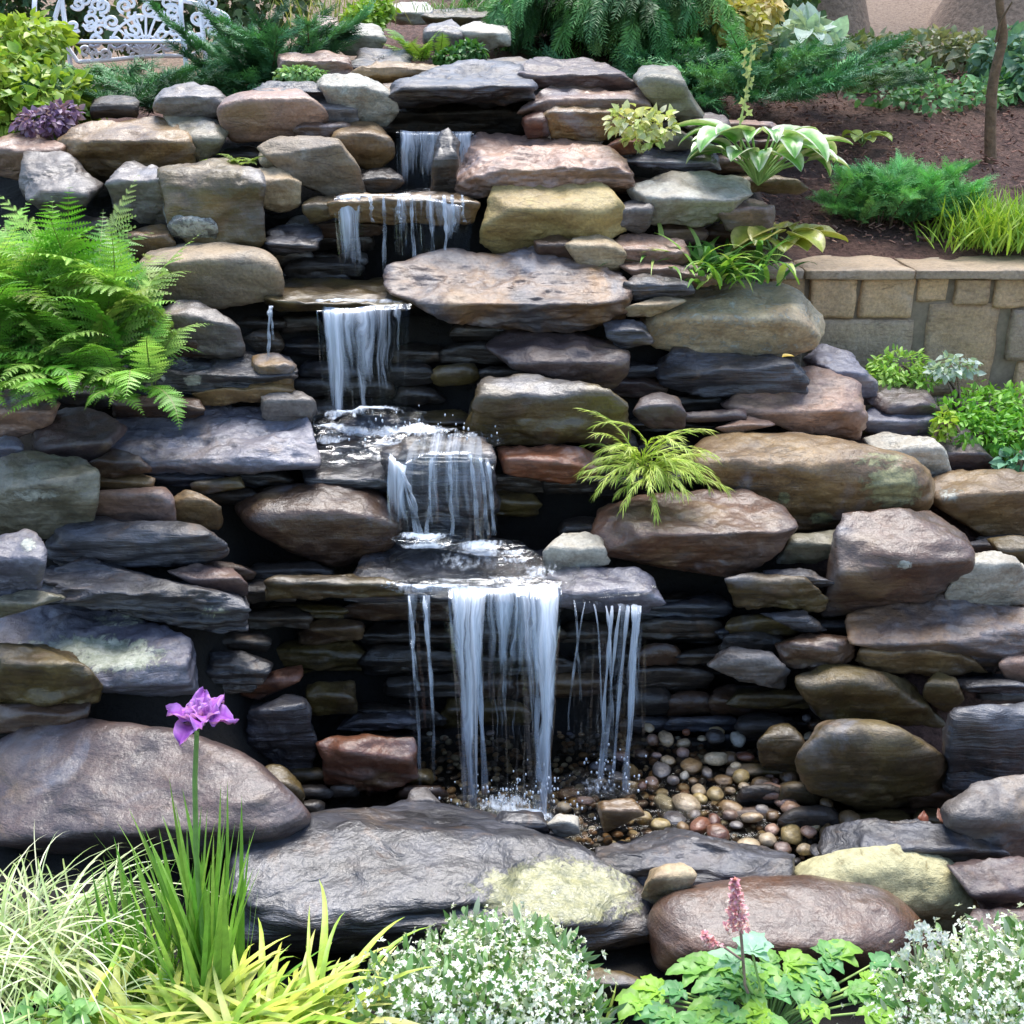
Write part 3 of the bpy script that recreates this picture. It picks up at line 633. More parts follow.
# ------------------------------------------------------------------ water
def watermat(name, white, seed, sx=7, lo=.54, hi=.94, base=.0, tint=(.80, .86, .95)):
    """falling water: clear film with white aerated streaks running down it"""
    m, nt, out, N, L = newmat(name)
    uv = N('ShaderNodeUVMap'); wv = N('ShaderNodeTexNoise'); wv.inputs['Scale'].default_value = 1; wv.inputs['Detail'].default_value = 3
    L(mapped(N, L, uv.outputs[0], (3, .9, 1)), wv.inputs['Vector'])
    wa = N('ShaderNodeVectorMath', operation='MULTIPLY_ADD'); L(wv.outputs['Color'], wa.inputs[0]); wa.inputs[1].default_value = (.34, 0, 0); L(uv.outputs[0], wa.inputs[2])
    a = noise(N, L, mapped(N, L, wa.outputs[0], (sx, .3, 1)), 1.0, 3, .5, .8)
    b_ = noise(N, L, mapped(N, L, wa.outputs[0], (sx * 3.6, .7, 1)), 1.0, 4, .6, .4)
    s = math_(N, L, 'MULTIPLY_ADD', b_, .45, math_(N, L, 'MULTIPLY', a, .75))
    at = N('ShaderNodeAttribute', attribute_name='tint')          # how aerated the water is here
    s = math_(N, L, 'ADD', s, math_(N, L, 'MULTIPLY_ADD', at.outputs['Fac'], .85, -.47))
    f = ramp(N, L, s, lo, hi, (base,) * 3 + (1,), (white,) * 3 + (1,))
    b = N('ShaderNodeBsdfPrincipled'); b.inputs['Base Color'].default_value = (*tint, 1); b.inputs['Roughness'].default_value = .25
    b.inputs['Subsurface Weight'].default_value = 0; b.inputs['Specular IOR Level'].default_value = .6
    g = N('ShaderNodeBsdfGlossy'); g.inputs['Roughness'].default_value = .08; g.inputs['Color'].default_value = (.9, .95, 1, 1)
    t = N('ShaderNodeBsdfTransparent'); t.inputs[0].default_value = (.93, .96, .98, 1)
    lw = N('ShaderNodeLayerWeight'); lw.inputs[0].default_value = .35
    clear = N('ShaderNodeMixShader'); L(math_(N, L, 'MULTIPLY', lw.outputs['Fresnel'], .12), clear.inputs[0]); L(t.outputs[0], clear.inputs[1]); L(g.outputs[0], clear.inputs[2])
    mx = N('ShaderNodeMixShader'); L(f, mx.inputs[0]); L(clear.outputs[0], mx.inputs[1]); L(b.outputs[0], mx.inputs[2])
    bp = N('ShaderNodeBump'); bp.inputs['Strength'].default_value = .6; bp.inputs['Distance'].default_value = .02; L(s, bp.inputs['Height'])
    L(bp.outputs[0], b.inputs['Normal']); L(bp.outputs[0], g.inputs['Normal'])
    L(mx.outputs[0], out.inputs[0]); return m
M_fall = watermat('falling_water', .74, 1)
M_film = watermat('falling_water_film', .7, 2, 8, .46, .85, .0)
M_trick = watermat('trickle_water', .5, 3, 22, .42, .9, .02)
def foam_mat():
    m, nt, out, N, L = newmat('foam')
    geo = N('ShaderNodeNewGeometry'); n = noise(N, L, mapped(N, L, geo.outputs['Position'], (1.6, .6, 1)), 34, 6, .75)
    at = N('ShaderNodeAttribute', attribute_name='tint')
    f = ramp(N, L, math_(N, L, 'ADD', n, math_(N, L, 'MULTIPLY_ADD', at.outputs['Fac'], .9, -.55)), .36, .66, (0, 0, 0, 1), (.88, .88, .88, 1))
    b = N('ShaderNodeBsdfPrincipled'); b.inputs['Base Color'].default_value = (.78, .84, .92, 1); b.inputs['Roughness'].default_value = .4
    g = N('ShaderNodeBsdfGlossy'); g.inputs['Roughness'].default_value = .1
    t = N('ShaderNodeBsdfTransparent'); lw = N('ShaderNodeLayerWeight'); lw.inputs[0].default_value = .3
    c = N('ShaderNodeMixShader'); L(math_(N, L, 'MULTIPLY', lw.outputs['Fresnel'], .3), c.inputs[0]); L(t.outputs[0], c.inputs[1]); L(g.outputs[0], c.inputs[2])
    mx = N('ShaderNodeMixShader'); L(f, mx.inputs[0]); L(c.outputs[0], mx.inputs[1]); L(b.outputs[0], mx.inputs[2])
    bp = N('ShaderNodeBump'); bp.inputs['Strength'].default_value = .3; bp.inputs['Distance'].default_value = .01; L(n, bp.inputs['Height'])
    L(bp.outputs[0], b.inputs['Normal']); L(bp.outputs[0], g.inputs['Normal'])
    L(mx.outputs[0], out.inputs[0]); return m
M_foam = foam_mat()
def sheet(par, name, lip, zend, out=.1, n=60, k=40, mat=None, aer=None, wob=.012, seed=0, taper=0., over=.01, fade=.5, thin=1.):
    """lip: pixels (u,v,y) of the edge the water runs over; it leaves level and falls along a parabola to height zend"""
    rg = np.random.default_rng(seed)
    lp = np.array([P(*q) for q in lip]); t = np.linspace(0, 1, len(lp)); s = np.linspace(0, 1, n)
    E = np.stack([np.interp(s, t, lp[:, i]) for i in range(3)], 1)
    L_ = np.linalg.norm(lp[-1] - lp[0]); jn = vnoise(np.stack([s * L_ * 14 + seed, s * 0 + 4.5, s * 0], 1)); E[:, 2] += .006 * jn; E[:, 1] += .022 * vnoise(np.stack([s * L_ * 11 + seed, s * 0 + 8.5, s * 0], 1)) + .012
    f = np.linspace(0, 1, k); V = []; U = []; A = []
    off = rg.uniform(0, 99)
    for j, q in enumerate(f):
        ze = zend if np.isscalar(zend) else np.interp(s, np.linspace(0, 1, len(zend)), zend)
        drop = (E[:, 2] - ze) * q ** 1.25
        o_ = over * (np.minimum(q / .06, 1) - 1) + out * np.sqrt(np.maximum(q - .02, 0)) * 1.0
        w = vnoise(np.stack([s * L_ * 28 + off, s * 0 + q * 1.6, s * 0 + off], 1)) * wob * (.3 + q * 1.4) + vnoise(np.stack([s * L_ * 70 + off, s * 0 + q * 3, s * 0], 1)) * wob * .5
        xs = E[:, 0] + (E[:, 0].mean() - E[:, 0]) * taper * q + vnoise(np.stack([s * 7 + off, s * 0 + q * 2.2, s * 0], 1)) * .012 * q
        V.append(np.stack([xs, E[:, 1] - o_ - w, E[:, 2] - drop], 1))
        U.append(np.stack([s * L_ * 4 + off, s * 0 + q * (lp[:, 2].mean() - np.mean(zend)) * 4], 1))
        a = np.interp(s, np.linspace(0, 1, len(aer)), aer) if aer is not None else np.full(n, .5)
        ed = np.clip(np.minimum(s, 1 - s) / .1, 0, 1); a = a * (.55 + .45 * ed) - .25 * (1 - ed) - fade * max(0, (q - .6) / .4) ** 1.5 + thin * (.12 - .3 * q)
        A.append(a)
    V = np.array(V).reshape(-1, 3); U = np.array(U).reshape(-1, 2); A = np.array(A).reshape(-1)
    i = (np.arange(k - 1)[:, None] * n + np.arange(n - 1)[None]).ravel()
    mb = MB(); mb.add(V, np.stack([i, i + 1, i + n + 1, i + n], 1), np.repeat(A[:, None], 3, 1), U)
    return mb.build(name, mat or M_fall, par, uv=True)
def strand(par, u0, v0, y0, u1, v1, y1, r0=.008, r1=.012, seed=0, aer=.6, name='strand', mat=None):
    """one rope of falling water, ragged tube"""
    rg = np.random.default_rng(seed + 400); a = P(u0, v0, y0); b = P(u1, v1, y1); t = np.linspace(0, 1, 26)
    pts = np.stack([a[0] + (b[0] - a[0]) * t ** .8, a[1] + (b[1] - a[1]) * np.sqrt(t), a[2] + (b[2] - a[2]) * t ** 1.3], 1)
    o_ = rg.uniform(0, 90); pts[:, 0] += .006 * vnoise(np.stack([t * 5 + o_, t * 0, t * 0], 1)) * t
    k = 8; th = np.linspace(0, 2 * math.pi, k + 1); L_ = np.linalg.norm(b - a)
    r0, r1 = r0 * .75, r1 * .7; rr = (r0 + (r1 - r0) * t) * (1 + .5 * vnoise(np.stack([t * 9 + o_, t * 0 + 3, t * 0], 1)))
    V = pts[:, None] + np.stack([np.cos(th)[None] * rr[:, None] * 1.3, np.sin(th)[None] * rr[:, None], 0 * th[None] * rr[:, None]], -1)
    U = np.stack([np.broadcast_to(th[None] * .12 + o_, (26, k + 1)), np.broadcast_to(t[:, None] * L_ * 4, (26, k + 1))], -1).reshape(-1, 2)
    i = (np.arange(25)[:, None] * (k + 1) + np.arange(k)[None]).ravel()
    mb = MB(); mb.add(V.reshape(-1, 3), np.stack([i, i + 1, i + k + 2, i + k + 1], 1), np.repeat(np.repeat((aer + .15 - .35 * t + .2 * vnoise(np.stack([t * 12 + o_, t * 0, t * 0], 1)))[:, None], k + 1, 1).reshape(-1, 1), 3, 1), U)
    return mb.build(name, mat or M_trick, par, uv=True)
def foam(par, cu, cv, y, rx, ry, h=.03, seed=0, aer=.7, n=26, name='foam'):
    """a low heap of foam where water lands (a lumpy closed cap)"""
    c = P(cu, cv, y); S, F = ico(5); V = S * np.array([rx, ry, h])
    o_ = seed * 7.7; nn = fbm(V * 14 + o_, 4); V = V + S * (nn * h * .4)[:, None]; V[:, :2] *= (1 + .25 * fbm(S * 1.5 + o_, 3))[:, None]
    rad = np.sqrt((V[:, 0] / rx) ** 2 + (V[:, 1] / ry) ** 2)
    A = .80 * aer * np.clip(1.3 - 1.1 * rad, 0, 1)
    mb = MB(); mb.add(V + c, F, np.repeat(A[:, None], 3, 1)); return mb.build(name, M_foam, par)
def drops(par, cu, cv, y, sx, sz, n, seed):
    rg = np.random.default_rng(seed); c = P(cu, cv, y); S, F = ico(1); mb = MB()
    T = c + rg.normal(size=(n, 3)) * np.array([sx, .05, sz]); r = rg.uniform(.0015, .0045, n)
    mb.inst(S, F, np.eye(3)[None] * r[:, None, None] * np.array([1, 1, 1.8])[None, None], T, np.full((n, 3), .95))
    o = mb.build('spray', M_foam, par); o['kind'] = 'stuff'; return o
def lz(u, v, y): return P(u, v, y)[2]

w1 = empty('waterfall', P(437, 192, 4.9), 'top waterfall pouring out of the black spillway opening', 'waterfall')
sheet(w1, 'water_sheet', [(396, 131, 5.0), (436, 132, 4.98), (476, 132, 5.0)], lz(437, 193, 4.9), .06, aer=[.75, .72, .6, .7, .65, .6], seed=3, fade=.2)
foam(w1, 432, 192, 4.88, .17, .05, .012, 3, .6)
w2 = empty('waterfall', P(400, 282, 4.5), 'second fall dripping in separate strings from the tan ledge stone', 'waterfall')
sheet(w2, 'water_sheet', [(334, 197, 4.66), (348, 195, 4.62), (362, 196, 4.62)], lz(345, 281, 4.5), .05, n=24, aer=[.6, .8, .6], seed=5, fade=.2)
sheet(w2, 'water_sheet', [(392, 197, 4.62), (420, 197, 4.6), (470, 205, 4.62)], lz(420, 256, 4.55), .05, n=40, aer=[.3, .42, .25, .45, .55, .3], seed=6, mat=M_film)
for i, (u, vb, a) in enumerate([(370, 222, .6), (384, 280, .45), (412, 270, .5), (430, 252, .5), (444, 250, .9), (452, 232, .6), (462, 222, .5), (398, 222, .6)]):
    strand(w2, u, 195, 4.6, u + 2, vb, 4.54, .006, .007, i + 10, a)
sheet(w2, 'ledge_film', [(340, 196, 4.66), (400, 194, 4.64), (472, 200, 4.66)], lz(400, 214, 4.6), .012, n=50, k=10, aer=[.75, .55, .8, .5, .75, .6, .8, .7], seed=7)
w3 = empty('waterfall', P(362, 418, 4.15), 'middle fall dropping as a straight sheet from the olive ledge stone', 'waterfall')
sheet(w3, 'water_sheet', [(316, 308, 4.28), (340, 309, 4.25), (380, 307, 4.25), (411, 304, 4.27)], lz(362, 420, 4.12), .1, n=90, k=50, aer=[.5, .6, .95, 1.0, .6, .55, .8, .5, .5, .5, .45, .7], seed=8, taper=.12, fade=.12)
sheet(w3, 'ledge_film', [(312, 300, 4.34), (345, 300, 4.34), (411, 299, 4.34)], lz(362, 306, 4.26), .05, n=40, k=8, aer=[.7, .9, .8, .5, .6], seed=9, mat=M_film)
t1 = empty('trickle', P(270, 356, 4.25), 'thin trickle falling at the left end of the olive ledge stone', 'waterfall')
strand(t1, 271, 306, 4.27, 269, 356, 4.22, .007, .005, 50, .8); strand(t1, 272, 307, 4.27, 273, 340, 4.23, .004, .003, 51, .6)
w4 = empty('cascade', P(430, 500, 3.85), 'foaming cascade sliding over the blocky wet boulder', 'waterfall')
foam(w4, 362, 422, 4.12, .21, .08, .05, 11, 1.1); foam(w4, 330, 432, 4.05, .1, .07, .03, 12, .85); foam(w4, 420, 437, 4.0, .22, .1, .034, 13, .9)
foam(w4, 470, 440, 3.98, .12, .08, .022, 14, .6); foam(w4, 385, 450, 3.95, .1, .1, .026, 15, .75); foam(w4, 345, 455, 3.9, .16, .1, .02, 16, .52)
sheet(w4, 'water_sheet', [(398, 462, 3.76), (430, 450, 3.72), (470, 450, 3.72), (494, 466, 3.78)], lz(445, 538, 3.74), .06, n=80, k=40, aer=[.5, .42, .36, .48, .34, .46, .36, .5, .44, .5], seed=12, mat=M_film, over=.18, thin=.5)
sheet(w4, 'white_stream', [(388, 455, 3.84), (397, 462, 3.8), (408, 468, 3.76)], lz(412, 534, 3.66), .09, n=20, k=40, aer=[.6, .95, .6], seed=13)
for i, (u, v, u1) in enumerate([(398, 465, 416), (402, 470, 421), (470, 455, 478), (480, 458, 488), (450, 455, 452), (488, 462, 494), (432, 458, 428)]):
    strand(w4, u, v, 3.72, u1, 535, 3.66, .005, .008, 60 + i, .6)
foam(w4, 425, 541, 3.66, .12, .05, .022, 17, 1.05); foam(w4, 480, 548, 3.72, .12, .06, .02, 18, 1.0); foam(w4, 515, 556, 3.68, .08, .05, .016, 19, .8)
w5 = empty('waterfall', P(510, 825, 3.3), 'lower waterfall pouring from the long flat ledge slab into the pool', 'waterfall')
foam(w5, 470, 560, 3.7, .28, .17, .007, 41, .62); foam(w5, 540, 572, 3.6, .16, .12, .007, 42, .64); foam(w5, 620, 588, 3.56, .13, .08, .012, 43, .5)
foam(w5, 450, 583, 3.56, .22, .05, .012, 21, .6); foam(w5, 510, 583, 3.53, .18, .06, .016, 22, .72); foam(w5, 400, 583, 3.56, .16, .03, .01, 23, .55)
sheet(w5, 'ledge_film', [(335, 583, 3.56), (400, 584, 3.52), (470, 588, 3.5)], lz(400, 595, 3.5), .012, n=70, k=9, aer=[.5, .6, .75, .5, .7, .6, .8], seed=14)
sheet(w5, 'water_sheet', [(442, 588, 3.52), (480, 589, 3.48), (520, 588, 3.46), (562, 586, 3.5)], lz(510, 700, 3.4), .1, n=90, k=50, aer=[.48, .72, .6, .56, .62, .56, .66, .8, .65], seed=15, taper=.1, fade=1.0)
sheet(w5, 'white_stream', [(516, 588, 3.45), (540, 587, 3.44), (562, 586, 3.46)], lz(545, 830, 3.2), .24, n=40, k=60, aer=[.4, .55, .5, .8, .85, .55], seed=16, taper=.62, fade=.15, thin=.6)
sheet(w5, 'white_stream', [(448, 588, 3.5), (470, 588, 3.46), (490, 589, 3.46)], lz(480, 826, 3.22), .22, n=30, k=60, aer=[.4, .7, .9, .6], seed=17, taper=.66, fade=.15, thin=.6)
sheet(w5, 'water_veil', [(492, 590, 3.47), (525, 590, 3.46)], lz(510, 818, 3.25), .18, n=40, k=40, aer=[.35, .45, .4, .45], seed=18, fade=.3, thin=.4)
sheet(w5, 'water_veil', [(574, 604, 3.5), (610, 606, 3.46), (648, 606, 3.47)], lz(610, 760, 3.4), .05, n=60, k=40, aer=[.3, .36, .4, .46, .52, .5], seed=19, fade=.6, thin=.4)
sheet(w5, 'water_veil', [(405, 597, 3.5), (432, 597, 3.49)], lz(418, 770, 3.42), .04, n=30, k=40, aer=[.4, .45, .45], seed=20, fade=.6, thin=.5)
for i, (u, v, u1, v1, r, a) in enumerate([(409, 596, 418, 690, .005, .6), (424, 596, 432, 700, .005, .65), (426, 600, 436, 780, .004, .5), (412, 640, 422, 790, .004, .45), (470, 592, 486, 815, .008, .8), (478, 592, 482, 740, .006, .7), (455, 592, 466, 740, .006, .7),
        (585, 602, 568, 730, .003, .5), (612, 606, 600, 780, .007, .7), (620, 606, 604, 760, .005, .6), (634, 606, 626, 790, .008, .8), (640, 606, 630, 720, .004, .6), (594, 604, 604, 770, .003, .5), (606, 606, 612, 740, .004, .55), (628, 606, 612, 790, .005, .65), (638, 606, 624, 790, .006, .7), (574, 600, 580, 700, .003, .4), (545, 592, 549, 826, .009, .9), (532, 592, 538, 780, .007, .7), (500, 592, 506, 720, .005, .5)]):
    strand(w5, u, v, 3.47, u1, v1, 3.36, r, r * 1.3, 80 + i, a)
foam(w5, 528, 822, 3.19, .15, .07, .03, 24, 1.0); foam(w5, 505, 808, 3.27, .17, .1, .02, 27, .78); foam(w5, 600, 785, 3.36, .13, .08, .014, 28, .6); foam(w5, 480, 822, 3.2, .07, .045, .02, 25, .95); foam(w5, 565, 826, 3.17, .09, .05, .02, 26, .9)
drops(w5, 520, 800, 3.25, .12, .05, 160, 3); drops(w5, 610, 775, 3.35, .06, .04, 60, 4); drops(w4, 420, 430, 4.0, .15, .03, 80, 5)
def water_surface(name, poly, z, label=None):
    m, nt, out, N, L = newmat('pool_water')
    geo = N('ShaderNodeNewGeometry')
    n = noise(N, L, mapped(N, L, geo.outputs['Position'], (1, 1, .2)), 30, 4, .6, .6)
    g = N('ShaderNodeBsdfGlossy'); g.inputs['Roughness'].default_value = .04; t = N('ShaderNodeBsdfTransparent'); t.inputs[0].default_value = (.82, .78, .66, 1)
    fr = N('ShaderNodeFresnel'); fr.inputs[0].default_value = 1.5
    bp = N('ShaderNodeBump'); bp.inputs['Strength'].default_value = .5; bp.inputs['Distance'].default_value = .02; L(n, bp.inputs['Height'])
    L(bp.outputs[0], g.inputs['Normal']); L(bp.outputs[0], fr.inputs['Normal'])
    mx = N('ShaderNodeMixShader'); L(fr.outputs[0], mx.inputs[0]); L(t.outputs[0], mx.inputs[1]); L(g.outputs[0], mx.inputs[2]); L(mx.outputs[0], out.inputs[0])
    c = poly.mean(0); n_ = len(poly); V = np.vstack([poly, c]); V = np.concatenate([V, np.full((n_ + 1, 1), z)], 1)
    mb = MB(); mb.add(V, [(i, (i + 1) % n_, n_) for i in range(n_)])
    return tag(mb.build(name, m), kind='structure')
def at_z(u, v, z):
    r = ray(u, v); t = (z - CAMZ) / r[2]; return np.array([r[0] * t, r[1] * t])
water_surface('pool_water', np.array([at_z(*q, -.02) for q in [(235, 800), (330, 835), (480, 855), (640, 860), (850, 845), (870, 790), (800, 745), (660, 735), (420, 735), (260, 745)]]), -.02)

# ------------------------------------------------------------------ pebbles in the pool
def pebbles():
    rg = np.random.default_rng(5); pals = ['CR', 'PK', 'TA', 'CR', 'PK', 'SL', 'TA', 'YE', 'RD', 'WH', 'GR', 'BR', 'DK']
    spots = []
    for k in range(4000):
        u = rg.uniform(545, 850); v = rg.uniform(738, 868)
        lo = 742 + max(0, (640 - u)) * .7; hi = 812 + (u - 560) * .2
        if not (lo < v < hi): continue
        r = rg.uniform(5.5, 13) * (.75 + .5 * (v - 740) / 120)
        if any((u - a) ** 2 + ((v - b) * 1.5) ** 2 < (.82 * (r + c)) ** 2 for a, b, c in spots): continue
        spots.append((u, v, r))
        if len(spots) >= 120: break
    for (u, v, r) in spots:
        q = at_z(u, v, -.04); zb = -.045 + rg.uniform(-.01, .025) + max(0, (775 - v)) * .0014 + max(0, u - 640) * .00025
        s = mpp(u, v, q[1]); S, F = ico(3)
        e = np.array([r * rg.uniform(.85, 1.35), r * rg.uniform(.75, 1.1), r * rg.uniform(.5, .8)]) * s
        V = S * e; V = V * (1 + .13 * fbm(S * 1.3 + rg.uniform(0, 90), 3))[:, None]
        a = rg.uniform(0, 6.3); c, s_ = math.cos(a), math.sin(a); t = rg.normal() * .25
        V = V @ np.array([[c, s_, 0], [-s_, c, 0], [0, 0, 1]]) @ np.array([[1, 0, 0], [0, math.cos(t), math.sin(t)], [0, -math.sin(t), math.cos(t)]])
        V += np.array([q[0], q[1], zb])
        pl = pals[rg.integers(len(pals))] if u < 640 or v < 765 else pals[rg.integers(len(pals) - 2)]
        mb = MB(); mb.add(V, F); o = mb.build('pebble', rockmat(pl, .9, 'w'), None, (q[0], q[1], V[:, 2].min()))
        tag(o, 'smooth wet pebble lying in the shallow pool right of the lower waterfall', 'pebble', 'pebbles in the shallow pool')
    mb = MB(); S, F = ico(2); n = 1500; T = []
    while len(T) < n:
        u = rg.uniform(420, 860); v = rg.uniform(735, 868); q = at_z(u, v, -.07); T.append((q[0], q[1], -.09 + rg.uniform(0, .035)))
    T = np.array(T); r = rg.uniform(.006, .016, n); th = rg.uniform(0, 6.3, n)
    M = np.zeros((n, 3, 3)); M[:, 0, 0] = np.cos(th) * r * 1.3; M[:, 1, 0] = np.sin(th) * r * 1.3; M[:, 0, 1] = -np.sin(th) * r; M[:, 1, 1] = np.cos(th) * r; M[:, 2, 2] = r * .65
    cols = np.array([(.4, .3, .18), (.28, .16, .09), (.2, .15, .12), (.5, .44, .34), (.14, .13, .14), (.33, .2, .1)])[rg.integers(6, size=n)]
    mb.inst(S, F, M, T, cols)
    o = mb.build('gravel', plainmat('gravel', (.8, .8, .8), .3, .3, 60)); tag(o, kind='stuff')
pebbles()
# ------------------------------------------------------------------ plant makers
def unit(a): return a / (np.linalg.norm(a, axis=-1, keepdims=True) + 1e-9)
def basis(d, up=(0, 0, 1), roll=None):
    """axes of a leaf: x across, y along d, z its upper side"""
    d = unit(np.asarray(d, float)); up = np.broadcast_to(np.asarray(up, float), d.shape)
    x = unit(np.cross(d, up)); z = np.cross(x, d)
    if roll is not None:
        c, s = np.cos(roll)[:, None], np.sin(roll)[:, None]; x, z = x * c + z * s, z * c - x * s
    return np.stack([x, d, z], -1)
def jit(rg, col, n, a=.18, h=.06):
    c = np.asarray(col, float) * rg.uniform(1 - a, 1 + a, (n, 1)) * (1 + rg.normal(size=(n, 3)) * h * .5)
    return np.clip(c, 0.003, .95)
def mixcols(rg, cols, n, a=.18):
    return jit(rg, np.asarray(cols)[rg.integers(len(cols), size=n)], n, a)
def blades(mb, base, az, el0, el1, L_, W_, n=8, col=None, fold=.25, p=2.0, tipcol=None, curl=None, edge=None):
    """bending strips, one per row of base; returns the middle line and its directions"""
    N_ = len(base); s = np.linspace(0, 1, n + 1)
    el = el0[:, None] + (el1 - el0)[:, None] * s[None] ** 1.3
    azs = az[:, None] + (0 if curl is None else curl[:, None] * s[None] ** 2)
    dx = np.cos(el) * np.cos(azs); dy = np.cos(el) * np.sin(azs); dz = np.sin(el)
    D = np.stack([dx, dy, dz], -1); st = (L_ / n)[:, None, None] * (D[:, :-1] + D[:, 1:]) / 2
    C_ = base[:, None] + np.concatenate([np.zeros((N_, 1, 3)), np.cumsum(st, 1)], 1)
    side = np.stack([-np.sin(azs), np.cos(azs), 0 * azs], -1); nz = np.cross(D, side)
    w = W_[:, None] * np.minimum(1, (s * 5 + .35))[None] * (1 - s[None] ** p) * .5
    up = nz * np.sign(nz[..., 2:3] + 1e-6)
    A = C_ - side * w[..., None] + up * (w * fold)[..., None]; B = C_ + side * w[..., None] + up * (w * fold)[..., None]
    V = np.stack([A, C_, B], 2)                       # N, n+1, 3, 3
    i = (np.arange(n)[:, None] * 3 + np.arange(2)[None]).ravel(); F = np.stack([i, i + 1, i + 4, i + 3], 1)
    FF = (F[None] + (np.arange(N_) * 3 * (n + 1))[:, None, None]).reshape(-1, 4)
    c0 = col[:, None, None, :] * np.ones((1, n + 1, 3, 1))
    if tipcol is not None: c0 = c0 * (1 - s[None, :, None, None] ** 2) + np.asarray(tipcol) * s[None, :, None, None] ** 2
    if edge is not None:
        c0 = c0.copy(); c0[:, :, 0] = edge; c0[:, :, 2] = edge
    mb.add(V.reshape(-1, 3), FF, c0.reshape(-1, 3)); return C_, D
def leaf_shape(kind, n=6):
    """a leaf of length 1 along y; three columns of vertices, gentle fold and droop"""
    s = np.linspace(0, 1, n + 1)
    w = {'lance': np.sin(np.pi * s ** .8) * .16, 'ovate': np.sin(np.pi * s ** .62) ** .8 * .36, 'round': np.sqrt(np.maximum(0, 1 - (2 * s - 1) ** 2)) * .5,
         'needle': np.sin(np.pi * s ** .7) * .06 + .012 * (1 - s), 'oblong': np.sin(np.pi * s ** .75) ** .6 * .2}[kind]
    z = -.22 * s ** 2
    V = np.stack([np.stack([-w, s, z + w * .35], 1), np.stack([0 * s, s, z], 1), np.stack([w, s, z + w * .35], 1)], 1).reshape(-1, 3)
    i = (np.arange(n)[:, None] * 3 + np.arange(2)[None]).ravel()
    return V, np.stack([i, i + 1, i + 4, i + 3], 1)
def toothed(n=7, w=.16, depth=.5):
    """a serrated pinna of length 1"""
    V = [(0, 0, 0)]; F = []
    ys = np.linspace(0, 1, n + 1)
    sp = [(0, y, -.1 * y * y) for y in ys]; V = list(sp); b = len(V)
    for sgn in (-1, 1):
        for k in range(n):
            wid = w * (1 - (k / n) ** 1.6) + .01
            y = (ys[k] + ys[k + 1]) / 2 + .03; V.append((sgn * wid, y + wid * .5, -.1 * y * y + .02)); t = len(V) - 1
            F.append((k, k + 1, t, t) if sgn > 0 else (k + 1, k, t, t))
    F = [(a, b_, c) for a, b_, c, _ in F]
    return np.array(V, float), np.array(F)
M_leaf = leafmat('leaf', .42, .3); M_gloss = leafmat('glossy_leaf', .3, .22, .5); M_petal = leafmat('petal', .5, .35, .2); M_needle = leafmat('needle', .5, .15)
M_bark = plainmat('bark', (.16, .115, .08), .85, .4, 30, .8, .02); M_stem = leafmat('stem', .5, .05)

def fern(label, base, fronds, Ls, name='fern', cols=((.10,.30,.035),(.16,.40,.05),(.07,.22,.03)), az=(0, 6.283), el=(.9, 1.45), droop=(-.5, .3), pin=22, pw=.2, seed=1, spread=.08):
    rg = np.random.default_rng(seed); par = empty(name, base, label, 'fern'); mb = MB(); st = MB(); V0, F0 = toothed(7, pw)
    n = fronds; a = rg.uniform(*az, n); B = np.asarray(base) + np.stack([rg.normal(size=n) * (spread if np.isscalar(spread) else spread[0]), rg.normal(size=n) * (spread * .7 if np.isscalar(spread) else spread[1]), np.zeros(n)], 1)
    L_ = rg.uniform(*Ls, n); e0 = rg.uniform(*el, n); e1 = rg.uniform(*droop, n)
    fc = mixcols(rg, cols, n, .2)
    C_, D = blades(st, B, a, e0, e1, L_, np.full(n, .007), 26, jit(rg, (.16, .22, .05), n), curl=rg.normal(size=n) * .4)
    for i in range(n):
        for k in range(3, 27):
            s = k / 26; pl = L_[i] * .19 * math.sin(math.pi * min(1, s * .86 + .12)) ** .8 * (1.08 - s ** 3 * .75) * rg.uniform(.8, 1.1)
            d = D[i, k]; side = unit(np.cross(d, (0, 0, 1))); up = np.cross(side, d)
            dirs = np.stack([side * .9 + d * .45 - up * .1, -side * .9 + d * .45 - up * .1]) + rg.normal(size=(2, 3)) * .09
            M = basis(dirs, up) * pl
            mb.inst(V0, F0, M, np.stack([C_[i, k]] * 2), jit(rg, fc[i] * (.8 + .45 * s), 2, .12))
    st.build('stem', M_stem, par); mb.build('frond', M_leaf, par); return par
def grass(label, base, n, L_, W_, cols, name='grass_clump', cat='plant', spread=(.08, .06), el=(.9, 1.5), end=(-.9, .3), az=(0, 6.283), seed=1, fold=.3, edge=None, nseg=9, p=2.4, tip=None, part='blade', parent=None, mat=None, curl=.3):
    rg = np.random.default_rng(seed); par = parent or empty(name, base, label, cat); mb = MB()
    B = np.asarray(base) + np.stack([rg.normal(size=n) * spread[0], rg.normal(size=n) * spread[1], rg.uniform(-.01, .01, n)], 1)
    blades(mb, B, rg.uniform(*az, n), rg.uniform(*el, n), rg.uniform(*end, n), rg.uniform(*L_, n), rg.uniform(*W_, n), nseg, mixcols(rg, cols, n), fold, p, tip, rg.normal(size=n) * curl, edge)
    mb.build(part, mat or M_leaf, par); return par
def blob_points(rg, blobs, n, shell=.55):
    """points spread through lumps (x,y,z,rx,ry,rz), denser towards their outsides; also the outward directions"""
    b = np.asarray(blobs, float); vol = (b[:, 3] * b[:, 4] * b[:, 5]) ** .67; pick = rg.choice(len(b), n, p=vol / vol.sum())
    d = unit(rg.normal(size=(n, 3))); r = rg.uniform(shell, 1.0, n) ** .7 * (1 + .25 * vnoise(d * 2.5 + pick[:, None] * 3.1))
    return b[pick, :3] + d * r[:, None] * b[pick, 3:6], d, pick
